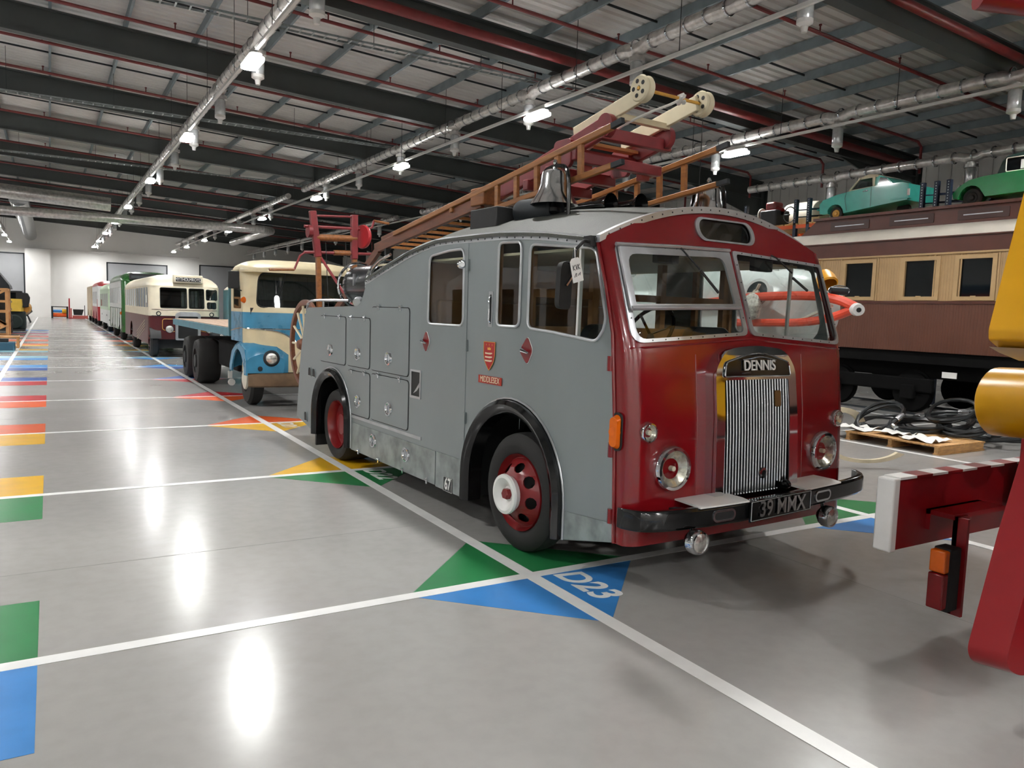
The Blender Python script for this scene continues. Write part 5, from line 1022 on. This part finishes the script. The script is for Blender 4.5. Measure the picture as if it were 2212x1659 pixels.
for c in (7.05, 5.62, 4.35, 3.1): rp_('panel_batten', MB().box(-.035, -.02, -yl(c)-.28, -yl(c)-.25, 2.42, 3.36).box(-.035, -.02, -yl(c)+.25, -yl(c)+.28, 2.42, 3.36), 'rail_cream', us, smooth=False)
rp_('letter_board', MB().box(-.03, 0, -RL, 0, 3.40, 3.72), 'rail_brown', smooth=False); rp_('eave_moulding', MB().box(-.07, 0, -RL, 0, 3.70, 3.74), 'rail_brown', bevel=.01)
secs = [[(x, y, z) for x, z in ((-.07,3.73),(-.05,3.84),(.03,3.91),(.3,3.99),(.5,4.03),(.55,3.74),(2.05,3.74),(2.1,4.03),(2.3,3.99),(2.57,3.91),(2.65,3.84),(2.67,3.73))] for y in (0.15, -RL)]
rp_('lower_roof', MB().loft(secs), 'roof_white', ang=50)
cl = rp_('clerestory', MB().box(.45, 2.15, -RL, -.5, 3.95, 4.36), 'rail_brown', smooth=False)
rp_('clerestory_end', MB().add([(.45,-.5,3.9),(2.15,-.5,3.9),(2.15,-.5,4.36),(.45,-.5,4.36),(.45,.1,3.9),(2.15,.1,3.9)], [(0,3,4),(1,5,2),(3,2,5,4),(0,4,5,1)]), 'rail_brown', cl, smooth=False)
rp_('clerestory_roof', MB().loft([[(.36,y,4.34),(.36,y,4.40),(1.3,y,4.5),(2.24,y,4.40),(2.24,y,4.34)] for y in (-.45, -RL)]), 'rail_brown', cl, smooth=False)
for i in range(12):
    y = -.9-1.5*i
    o = rp_('vent_panel', MB().plate(rr(-y, -y+1.0, 4.08, 4.28, .02), .015, lambda u, v, w: (.449-w, -u, v)), 'clerestory_dark', cl, smooth=False)
    rp_('vent_slot', MB().box(.425, .434, y-.88, y-.12, 4.17, 4.19), 'aluminium', o, smooth=False)
rp_('body_core', MB().box(.06, 2.54, -RL+.05, -.05, 1.4, 3.7), 'black_matt', smooth=False); rp_('far_side', MB().box(2.56, 2.6, -RL, 0, 1.37, 3.74), 'rail_board', smooth=False)
rp_('end_wall', MB().box(0, 2.6, -.04, 0, 1.37, 3.74), 'rail_board', smooth=False)
rp_('sole_bar', MB().box(.05, .18, -RL, 0, 1.12, 1.36), 'soot_black', smooth=False); rp_('underframe', MB().box(.4, 2.2, -RL+.3, -.3, .8, 1.3), 'soot_black', smooth=False)
for k, yb in enumerate((-2.4, -15.4)):
    bg = rp_('bogie_frame', MB().box(.18, .3, yb-1.4, yb+1.4, .5, .8), 'soot_black', smooth=False, bevel=.03)
    for dy in (-.9, .9):
        for x in (.32, 2.18): rp_('rail_wheel', MB().lathe([(0, -.06), (.38, -.06), (.42, -.05), (.42, .02), (.46, .03), (.46, .06), (0, .06)], o=(x, yb+dy, .505), ax=(1, 0, 0), n=28), 'soot_black', bg)
        rp_('axle_box', MB().box(.1, .24, yb+dy-.15, yb+dy+.15, .35, .65), 'soot_black', bg, bevel=.02)
for y0 in (-6.5, -9.5): rp_('battery_box', MB().box(.1, .8, y0-1.2, y0, .35, 1.1), 'soot_black', bevel=.02)
rp_('paper_label', MB().box(.08, .095, -4.35, -4.05, .86, .98), 'paper', smooth=False)
for x in (12.95, 14.75):
    tag(obj('rail_track', MB().box(x-.035, x+.035, -10.5, 9, .0, .04), 'steel_dark', smooth=False), 'steel rail under the railway carriage, ' + ('nearer the camera' if x < 14 else 'nearer the right wall'), 'rail')
# ---------------- racking with cars
rkk = thing('pallet_racking', 'tall dark blue storage racking behind the railway carriage', 'racking', (15.5, 0, 0))
for y in (12.4, 10.55, 10.1, 6.8, 6.45, 6.15, 2.6, -.5):
    for x in (0, 1.9):
        o = obj('upright', MB().box(x-.05, x+.05, y-.05, y+.05, 0, 5.4), 'rack_blue', rkk, smooth=False)
        for z in range(10): obj('slot_mark', MB().box(x-.056, x-.05, y-.012, y+.012, 4.75+z*.065, 4.78+z*.065), 'galv', o, smooth=False)
    for z in (4.9, 5.1): obj('cross_brace', MB().bar((0, y, z), (1.9, y, z+.25), .03, .03), 'rack_blue', rkk, smooth=False)
for x in (0, 1.9):
    for z in (2.4, 4.58): obj('shelf_beam', MB().box(x-.04, x+.04, -.5, 12.4, z, z+.1), 'rack_blue' if z < 4 else 'floor_orange', rkk, smooth=False)
for i in range(26): obj('deck_board', MB().box(-.05, 1.95, -.45+i*.495, -.45+i*.495+.45, 4.68, 4.72), 'pallet_wood', rkk, smooth=False)
mat('teal_paint', '#3fae9f', .25, 0, .06, 3, coat=.3); mat('green_paint', '#1f7a45', .22, 0, .06, 3, coat=.3)
def carwheel(par, x, y, r, hub='cream'):
    o = obj('wheel', MB().lathe([(r*.6, -.1), (r*.92, -.1), (r, -.07), (r, -.02), (r*.9, 0), (r*.6, .0)], o=(x, y, r), ax=(-1, 0, 0), n=24), 'black_rubber', par)
    obj('hub_cap', MB().lathe([(r*.62, -.02), (r*.55, .01), (r*.3, -.01), (r*.2, .02), (0, .025)], o=(x, y, r), ax=(-1, 0, 0), n=20), hub, o)
# teal three-wheeler: side profile (u = toward its tail, v)
tc_ = thing('microcar', 'small teal three-wheeled car with cream roof pillars on the rack above the carriage', 'car', (15.6, 9.85, 4.72)); tc_.scale = (1, .97, .93)
def tp(n, mb, m, par=tc_, **k): return obj(n, mb, m, par, **k)
def carbody(par, prof, W, m, arch_, mm=None, inset=.16):
    """body from side outline by bulging sections across the width"""
    secs = []
    for x, k in ((0,.0), (.02,.55), (.10,.9), (.25,1), (W-.25,1), (W-.1,.9), (W-.02,.55), (W,.0)):
        secs.append([(x, -(u), v if k == 1 else (v*(.97+.03*k)+.02*(1-k))) for u, v in prof])
    return obj('body', MB().loft([s for s in secs]), m, par, ang=50)
prof = rpoly([(.02,.22),(.12,.2)] + [(.30-.0,.2)] + arc(.52, .2, .26, 180, 0, 8)[1:-1] + [(.80,.17),(2.0,.30),(2.66,.36),(2.72,.5),(2.68,.8),(2.5,.86),(1.9,.87),(1.0,.80),(.55,.74),(.1,.62),(.0,.5)], 0)
carbody(tc_, prof, 1.25, 'teal_paint', None)
cab = [(.86,.80),(1.18,1.12),(1.42,1.2),(1.75,1.16),(2.05,1.02),(2.2,.86)]
tp('cabin_roof', MB().loft([[(x, -u, v) for u, v in ((1.14,1.10),(1.24,1.17),(1.45,1.22),(1.68,1.19),(1.72,1.12))] for x in (.1, .16, .6, 1.1, 1.15)]), 'cream', ang=50)
tp('rear_hood', MB().loft([[(x, -u, v) for u, v in ((1.62,.85),(1.66,1.14),(1.78,1.15),(1.98,1.06),(2.18,.86))] for x in (.12, .2, 1.05, 1.13)]), 'teal_paint', ang=50)
for x in (.1, 1.15):
    tp('windscreen_pillar', MB().bar((x, -.86, .80), (x, -1.2, 1.15), .035, .04), 'cream'); tp('door_pillar', MB().bar((x, -1.62, .85), (x, -1.6, 1.14), .035, .06), 'cream'); tp('sill_trim', MB().bar((x, -.86, .815), (x, -1.64, .86), .03, .03), 'cream')
    tp('side_window', MB().plate([(.9,.82),(1.6,.86),(1.6,1.13),(1.22,1.13)], .006, lambda u, v, w: (x+(.012 if x < 1 else -.018)+w, -u, v)), TINT)
tp('rear_quarter_glass', MB().plate([(1.72,.9),(2.1,.9),(1.96,1.05),(1.78,1.1)], .005, lambda u, v, w: (.115-w, -u, v)), DG)
tp('door_seam', MB().tube([(-.004, -u, v) for u, v in ((.86,.78),(.82,.6),(.9,.24))], .006, 4), 'steel_dark'); tp('door_seam', MB().tube([(-.004, -u, v) for u, v in ((1.62,.84),(1.62,.28))], .005, 4), 'steel_dark')
tp('door_handle', MB().bar((-.012, -1.38, .73), (-.012, -1.53, .745), .015, .025), 'chrome'); tp('front_bumper', MB().bar((.0, .05, .36), (1.25, .05, .36), .05, .05), 'teal_paint'); tp('rear_bumper', MB().box(-.02, .1, -2.74, -2.2, .4, .44), 'teal_paint', bevel=.01)
tp('tail_lamp', MB().box(-.012, .02, -2.72, -2.66, .48, .66), 'paper', bevel=.005); tp('windscreen', MB().add([(.14, -.88, .82), (1.11, -.88, .82), (1.11, -1.2, 1.14), (.14, -1.2, 1.14)], [(0,1,2,3)]), TINT)
for x in (.06, 1.19): carwheel(tc_, x, -.52, .2, 'gold')
tp('rear_wheel', MB().lathe([(0, -.06), (.18, -.06), (.2, 0), (.18, .06), (0, .06)], o=(.62, -2.2, .2), ax=(1, 0, 0), n=20), 'black_rubber'); tp('under_block', MB().box(.2, 1.0, -2.5, -1.9, 0, .08), 'pallet_wood')
gc = thing('microcar', 'small rounded green car on the rack at the right edge of the photo', 'car', (15.6, 6.12, 4.72))
prof = [(.02,.22),(.12,.2)] + arc(.42, .22, .27, 180, 0, 8)[1:-1] + [(.75,.2),(2.5,.24),(2.85,.35),(2.85,.6),(2.7,.72),(1.2,.70),(.7,.68),(.35,.62),(.12,.48),(.0,.34)]
carbody(gc, prof, 1.3, 'green_paint', None)
obj('cabin', MB().loft([[(x, -u, v) for u, v in ((.92,.70),(1.02,.98),(1.12,1.08),(1.4,1.13),(2.1,1.08),(2.4,.72))] for x in (.12, .18, 1.12, 1.18)]), mat('cabin_green', '#15302a', .3), gc, ang=50)
o = obj('side_window', MB().plate(rr(1.12, 1.80, .74, 1.02, .03), .012, lambda u, v, w: (.125-w, -u, v)), DG, gc); obj('window_trim', MB().tube([(.108, -u, v) for u, v in rr(1.11, 1.81, .73, 1.03, .03)], .012, 5, True), 'off_white', gc); obj('window_sticker', MB().box(.104, .11, -1.52, -1.42, .76, .96), 'paper', gc, smooth=False)
for x in (.08, 1.22): carwheel(gc, x, -.42, .22, 'black_matt'); carwheel(gc, x, -2.35, .22, 'black_matt')
obj('headlamp', MB().lathe([(0, .04), (.07, .03), (.09, 0)], o=(.2, -.06, .5), ax=(0, 1, 0), n=14), 'reflector', gc)
eg = thing('engine_unit', 'dark red engine with black steering wheel on rack beside teal car', 'engine', (15.0, 11.6, 4.72))
obj('engine_block', MB().box(.3, .9, -.5, .1, 0, .45), 'black_matt', eg, bevel=.04); obj('engine_head', MB().box(.4, .8, -.35, .0, .45, .7), 'pipe_red', eg, bevel=.06); obj('gearbox', MB().lathe([(0, -.2), (.2, -.15), (.22, .1), (.1, .3), (0, .3)], o=(.6, -.2, .4), ax=(0, -1, 0), n=16), 'wheel_red', eg)
obj('cooling_fan', MB().lathe([(0, 0), (.2, 0), (.21, .03), (0, .04)], o=(.55, .2, .35), ax=(0, 1, 0), n=20), 'off_white', eg)
obj('steering_wheel', MB().tube([(.35, -.95+.2*math.cos(a), .25+.22*math.sin(a)) for a in [2*pi*k/24 for k in range(24)]], .016, 6, True), 'black_gloss', eg); obj('steering_shaft', MB().cyl((.35, -.95, .25), (.6, -.4, .3), .02), 'black_matt', eg)
tk = tag(obj('white_tank', MB().lathe([(0, -.7), (.25, -.68), (.38, -.55), (.4, -.4), (.4, .4), (.38, .55), (.25, .68), (0, .7)], o=(16.7, 11.2, 5.12), ax=(0, 1, 0), n=24), 'off_white'), 'white rounded tank lying on the rack behind the steering wheel', 'tank')
# ---------------- white submersible with orange bumper tubes
sb_ = thing('submersible', 'white research submersible with orange bumper tube beyond the fire engine', 'submersible', (6.3, 3.1, 0))
def sp_(n, mb, m, par=sb_, **k): return obj(n, mb, m, par, **k)
mat('sub_white', '#e2e4e2', .25, 0, .03, 2); mat('sub_orange', '#e8543a', .35, 0, .06, 5)
hull = [(y, r, zc) for y, r, zc in ((-.7,.2,2.15),(-.6,.42,2.1),(-.3,.62,2.02),(.3,.74,1.95),(3.6,.78,1.92),(4.6,.7,1.95),(5.2,.45,2.05),(5.5,.15,2.15))]
sp_('hull', MB().loft([[(1.05*r*math.copysign(abs(math.cos(a))**.8, math.cos(a)), y, zc+r*math.copysign(abs(math.sin(a))**.8, math.sin(a))) for a in [2*pi*k/28 for k in range(28)]] for y, r, zc in hull]), 'sub_white', ang=60)
o = sp_('thruster_ring', MB().lathe([(.17, -.1), (.2, -.1), (.21, .04), (.17, .04)], o=(-.70, -.1, 2.28), ax=(-1, -.1, .25), n=28), 'sub_white'); sp_('thruster_duct', MB().lathe([(0, .02), (.17, .03)], o=(-.705, -.1, 2.28), ax=(-1, -.1, .25), n=28), 'steel_dark', o); sp_('propeller_hub', MB().lathe([(0, .08), (.05, .05), (.05, 0)], o=(-.72, -.1, 2.28), ax=(-1, -.1, .25), n=12), 'off_white', o)
for k in range(3):
    a = 2*pi*k/3; sp_('propeller_blade', MB().bar((-.76, -.1, 2.29), (-.76, -.1+.14*math.cos(a), 2.29+.14*math.sin(a)), .05, .012), 'off_white', o)
tw_ = sp_('conning_tower', MB().lathe([(.5, 0), (.48, .25), (.4, .34), (0, .36)], o=(0, 2.0, 2.62), n=24), 'sub_white'); sp_('hatch_dome', MB().lathe([(.34, 0), (.3, .15), (.18, .26), (0, .3)], o=(0, 2.0, 2.96), n=24), TINT, tw_)
sp_('deck_casing', MB().box(-.55, .55, 3.0, 5.0, 2.5, 2.78), 'sub_orange', bevel=.08); sp_('deck_fin', MB().box(-.5, .5, 3.2, 5.0, 2.78, 3.05), mat('fin_blue', '#27506e', .4), bevel=.05)
sp_('deck_block', MB().loft([[(-.3,-.1,2.62),(.3,-.1,2.62),(.3,.3,2.62),(-.3,.3,2.62)],[(-.2,0,2.82),(.2,0,2.82),(.2,.22,2.82),(-.2,.22,2.82)]]), 'sub_white', smooth=False)
sp_('lift_frame', MB().tube([(-.5, 2.9, 2.6), (-.4, 2.7, 3.0), (.4, 2.7, 3.0), (.5, 2.9, 2.6)], .04, 8), 'sub_white')
br = spl([(-.88, 1.2, 2.1), (-.9, .3, 2.18), (-.88, -.3, 2.23), (-.86, -1.1, 2.24), (-.84, -1.5, 2.19), (-.8, -1.72, 2.1)], 6)
sp_('bumper_tube', MB().tube(br, .06, 10), 'sub_orange'); sp_('bumper_tube', MB().tube(spl([(-.8, -1.7, 2.08), (-.82, -1.4, 1.97), (-.84, -1.0, 1.9), (-.86, -.5, 1.88), (-.86, .3, 1.86)], 5), .055, 10), 'sub_orange')
for p in ((-.8,-1.72,2.08),): sp_('tube_end', MB().lathe([(.03, -.02), (.075, -.02), (.08, .05), (.07, .12), (.03, .12)], o=p, ax=(-.6, -.8, -.1), n=16), 'white_paint'); sp_('tube_bore', MB().lathe([(0, .1), (.035, .11)], o=p, ax=(-.6, -.8, -.1), n=14), 'black_matt')
sp_('bumper_strut', MB().bar((-.84, -.7, 1.82), (-.82, -1.4, 2.12), .05, .03), 'off_white')
fl2 = sp_('floodlight', MB().lathe([(0, -.14), (.09, -.12), (.12, -.04), (.13, .06), (.11, .08)], o=(-.7, -1.2, 2.44), ax=(-.3, -.6, -.7), n=18), mat('lamp_yellow', '#d99a1e', .4)); sp_('floodlight_bracket', MB().bar((-.7, -1.15, 2.4), (-.84, -1.15, 2.24), .03, .03), 'steel_dark', fl2)
cm = sp_('camera_unit', MB().cyl((-.85, -1.38, 2.31), (-.68, -1.5, 2.30), .05, 12), 'steel_dark'); sp_('camera_ring', MB().tube([(-.76+.11*math.cos(a), -1.44-.07*math.cos(a), 2.31+.06*math.sin(a)) for a in [2*pi*k/16 for k in range(16)]], .008, 5, True), 'bright_metal', cm)
sp_('net_bag', MB().lathe([(0, -.2), (.1, -.16), (.14, 0), (.08, .14), (.02, .18), (0, .18)], o=(-.98, -.25, 2.1), n=14), mat('net_white', '#cfcbc2', .8, 0, .25, 30, bump=1.0, bscale=40))
sp_('ballast_dome', MB().lathe([(.55, 0), (.5, .12), (.3, .2), (0, .22)], o=(-.45, -.1, 1.55), ax=(-.6, -.3, .7), n=24), mat('sub_grey', '#8b8e84', .5))
sp_('cradle', MB().box(-.7, .7, .6, .8, .0, 1.25).box(-.7, .7, 3.9, 4.1, 0, 1.25), 'steel_dark', smooth=False); sp_('skid', MB().box(-.75, -.6, .2, 4.8, 0, .15), 'steel_dark', smooth=False); sp_('skid', MB().box(.6, .75, .2, 4.8, 0, .15), 'steel_dark', smooth=False)
# ---------------- pallet, hoses, offcuts
pt = thing('wooden_pallet', 'pale wooden pallet on the floor beside the railway carriage', 'pallet', (8.28, 1.8, 0))
for y in (.0, .74, 1.48): obj('bearer', MB().box(0, 1.24, y, y+.06, .02, .115), 'pallet_wood', pt, smooth=False)
for y in (.0, .74, 1.48): obj('bottom_board', MB().box(0, 1.24, y-.02, y+.08, 0, .02), 'pallet_wood', pt, smooth=False)
for i in range(8): obj('top_board', MB().box(i*.1571, i*.1571+.14, -.02, 1.56, .115, .14), 'pallet_wood', pt, smooth=False)
HR = mat('hose_rubber', '#14181a', .4, 0, .1, 12)
def hose(lab, cx, cy, z, r, turns, tilt, th=.032, sq=.8):
    pts = []
    n = int(turns*18); ph = random.random()*6
    for i in range(n):
        a = 2*pi*i/18+ph; rr_ = r*(1+.10*math.sin(i*.37+ph)); x = rr_*math.cos(a); y = sq*rr_*math.sin(a); pts.append((cx+x, cy+y, max(th+.01, z+tilt*x/r+.03*math.sin(i*.5)+.02*i/18)))
    o = obj('hose', MB().tube(pts, th, 7), HR); tag(o, lab, 'hose', 'coiled hoses on and beside the pallet')
    e = Vector(pts[-1]); d = (e-Vector(pts[-2])).normalized(); obj('coupling', MB().tube([e, e+d*.08, e+d*.16], [.045, .05, .04], 10), 'bright_metal', o)
for i, (a, lb) in enumerate(((( 9.35,2.75,.22,.52,3.2,.05),'black hose coil lying flat on the middle of the pallet'), ((9.75,2.2,.3,.45,3,.12),'black hose coil at the right end of the pallet top'), ((9.2,3.35,.3,.42,2.2,.22),'black hose coil propped up at the back of the pallet'),
      ((10.2,2.9,.2,.6,3.2,.1),'black hose coil on the floor behind the pallet'), ((10.35,1.9,.16,.55,3,.04),'black hose coil on the floor right of the pallet'), ((9.9,2.5,.5,.42,1.6,.16),'thin looped hose on top of the hose pile'),
      ((10.9,2.2,.3,.6,2.4,.25),'black hose coil leaning against the carriage underframe'), ((10.7,1.1,.1,.5,3,.02),'flat black hose coil nearest the yellow cylinder'), ((10.0,.95,.08,.42,2.2,.0),'black hose lying loose in front of the pallet end'), ((9.9,3.7,.14,.45,2,.05),'black hose coil nearest the fire engine on the floor'))):
    hose(lb, *a)
PW = mat('ply_cream', '#cfc3a6', .7, 0, .1, 4)
def arcpiece(lab, cx, cy, z, r, w, a0, a1, th, tl):
    p = arc(0, 0, r, a0, a1, 14) + arc(0, 0, r-w, a1, a0, 14)
    tag(obj('timber_arc', MB().plate(p, th, lambda u, v, q: (cx+u*.85+q*.3, cy+u*-.5+q, z+v*tl+.0)), PW, smooth=False), lab, 'timber offcut')
arcpiece('curved cream timber arch standing behind the pallet beside the fire engine', 8.95, 3.9, .12, .42, .12, 15, 175, .08, .75)
arcpiece('curved cream timber piece with slots lying on the floor by the bumper', 6.25, 1.6, .34, .6, .1, 195, 330, .05, .45)
for i, (x, y, lb) in enumerate(((8.6, 2.2, 'crumpled white paper sheet at the near corner of the pallet'), (8.75, 2.75, 'crumpled white paper sheet in the middle of the pallet edge'), (8.6, 3.38, 'torn white packing sheet at the back end of the pallet'))):
    n = 6; vs = [(x+(u-3)*.09, y+(v-3)*.09, .145+random.random()*.07) for u in range(n+1) for v in range(n+1)]
    fs_ = [(u*(n+1)+v, (u+1)*(n+1)+v, (u+1)*(n+1)+v+1, u*(n+1)+v+1) for u in range(n) for v in range(n)]
    o = tag(obj('packing_paper', MB().add(vs, fs_), 'paper', smooth=False), lb, 'paper', 'packing paper on the pallet'); sm = o.modifiers.new('thick', 'SOLIDIFY'); sm.thickness = .004
# ================================================================ red and yellow machine at the right edge
mat('machine_red', '#7f1016', .3, 0, .05, 2); mat('machine_yellow', '#d9a012', .3, 0, .05, 2)
rm = thing('crane_truck', 'red crane truck with yellow jib parts cut off by the right edge', 'truck', (0, 0, 0))
def rmp(n, mb, m, par=rm, **k): return obj(n, mb, m, par, **k)
bb = rmp('rear_bumper', MB().box(1.50, 4.1, -1.80, -1.73, .50, .95), 'machine_red', smooth=False)
rmp('bumper_end', MB().box(1.44, 1.505, -1.83, -1.71, .50, .96), 'white_paint', bb, bevel=.012)
for i in range(15): rmp('hazard_block', MB().box(1.505+i*.172, 1.505+(i+1)*.172, -1.825, -1.715, .95, .965), 'white_paint' if i % 2 == 0 else 'machine_red', bb, smooth=False)
rmp('bumper_bracket', MB().box(1.85, 2.45, -1.98, -1.8, .70, .73).box(1.85, 2.45, -1.83, -1.80, .60, .73), 'machine_red', bb, smooth=False)
rmp('lamp_bracket', MB().box(1.86, 1.98, -2.0, -1.97, .10, .72).box(1.86, 1.885, -2.06, -1.97, .10, .72), 'machine_red', bb, smooth=False)
tl_ = rmp('tail_lamp', MB().box(1.74, 1.86, -2.04, -1.93, .14, .54), 'black_rubber', bb, bevel=.01)
rmp('amber_lens', MB().box(1.69, 1.745, -2.035, -1.935, .39, .53), 'amber', tl_, bevel=.01); rmp('red_lens', MB().box(1.685, 1.745, -2.035, -1.935, .16, .385), 'lens_red', tl_, bevel=.01)
mg = rpoly([(.88,.33),(.905,.27),(.985,.225),(1.085,.215),(1.185,.24),(1.31,.30),(1.5,.42),(1.75,1.0),(1.9,1.9),(1.38,1.9),(1.26,1.6),(1.03,.89)], [.03,.03,.05,.05,.05,.05,.1,.1,.02,.05,0,0])
rmp('mudguard', MB().plate(mg, .16, lambda u, v, w: (u+w*.3, -2.62-.12*(u-.9)-w, v)), 'machine_red', bevel=.03)
simple_wheel(rm, 1.75, -3.3, .46, .3, -1)
rmp('deck', MB().box(2.75, 4.2, -7, -1.9, .95, 1.15), 'machine_red', smooth=False); rmp('chassis', MB().box(2.75, 3.8, -7, -1.9, .6, .95), 'black_matt', smooth=False)
rmp('cab_body', MB().box(2.2, 4.2, -7, -4.2, 1.15, 2.6), 'machine_red', bevel=.08)
ax2 = Vector((-.12, -.99, .05)).normalized(); cc_ = Vector((2.37, -1.9, 1.42))
cy_ = rmp('yellow_drum', MB().lathe([(.21, .0), (.225, .015), (.225, .44), (.212, .44), (.205, .02)], o=cc_, ax=ax2, n=32), 'machine_yellow'); rmp('drum_back', MB().lathe([(0, .03), (.21, .03)], o=cc_, ax=ax2, n=32), 'machine_yellow', cy_)
rmp('drum_boss', MB().lathe([(.0, .46), (.05, .46), (.075, .42), (.08, .32), (.0, .26)], o=cc_, ax=ax2, n=20), 'white_paint', cy_); rmp('boss_centre', MB().lathe([(0, .468), (.022, .465), (.025, .455)], o=cc_, ax=ax2, n=14), 'black_rubber', cy_)
rmp('drum_bracket', MB().bar(cc_+ax2*.3, (2.9, -2.3, 1.1), .06, .06), 'machine_yellow', cy_)
jb = [(1.82,1.89),(1.83,1.83),(1.95,1.78),(2.22,1.73),(2.9,1.75),(2.9,3.1),(2.2,3.1),(1.95,2.31)]
rmp('yellow_jib', MB().plate(rpoly(jb, .02), .35, lambda u, v, w: (u+w*.2, -2.1-w, v)), 'machine_yellow', bevel=.02)
rmp('jib_base', MB().plate([(1.84,1.80),(1.96,1.765),(2.2,1.715),(2.9,1.73),(2.9,1.76),(2.22,1.745),(1.95,1.795)], .345, lambda u, v, w: (u+w*.2, -2.1-w, v-.012)), 'off_white')
rmp('jib_pedestal', MB().box(2.85, 3.15, -2.8, -2.2, 1.15, 1.75), 'machine_red', smooth=False, bevel=.02)
rmp('boom', MB().tube([(1.66, -1.98, 3.84), (3.4, -3.4, 3.5)], .12, 14), 'machine_red'); rmp('boom_post', MB().box(2.62, 2.9, -3.02, -2.74, 1.15, 3.62), 'machine_red', smooth=False, bevel=.02); rmp('jib_arm', MB().bar((2.5, -2.3, 2.3), (2.76, -2.85, 2.3), .12, .16), 'machine_yellow'); rmp('mudguard_stay', MB().bar((1.5, -2.78, .8), (2.85, -2.85, .8), .05, .05), 'machine_red'); rmp('mudguard_stay', MB().bar((1.6, -2.78, 1.3), (2.85, -2.85, 1.05), .05, .05), 'machine_red'); rmp('axle', MB().cyl((1.6, -3.3, .46), (3.9, -3.3, .46), .06), 'black_matt')
simple_wheel(rm, 4.1, -3.3, .46, .3, 1)
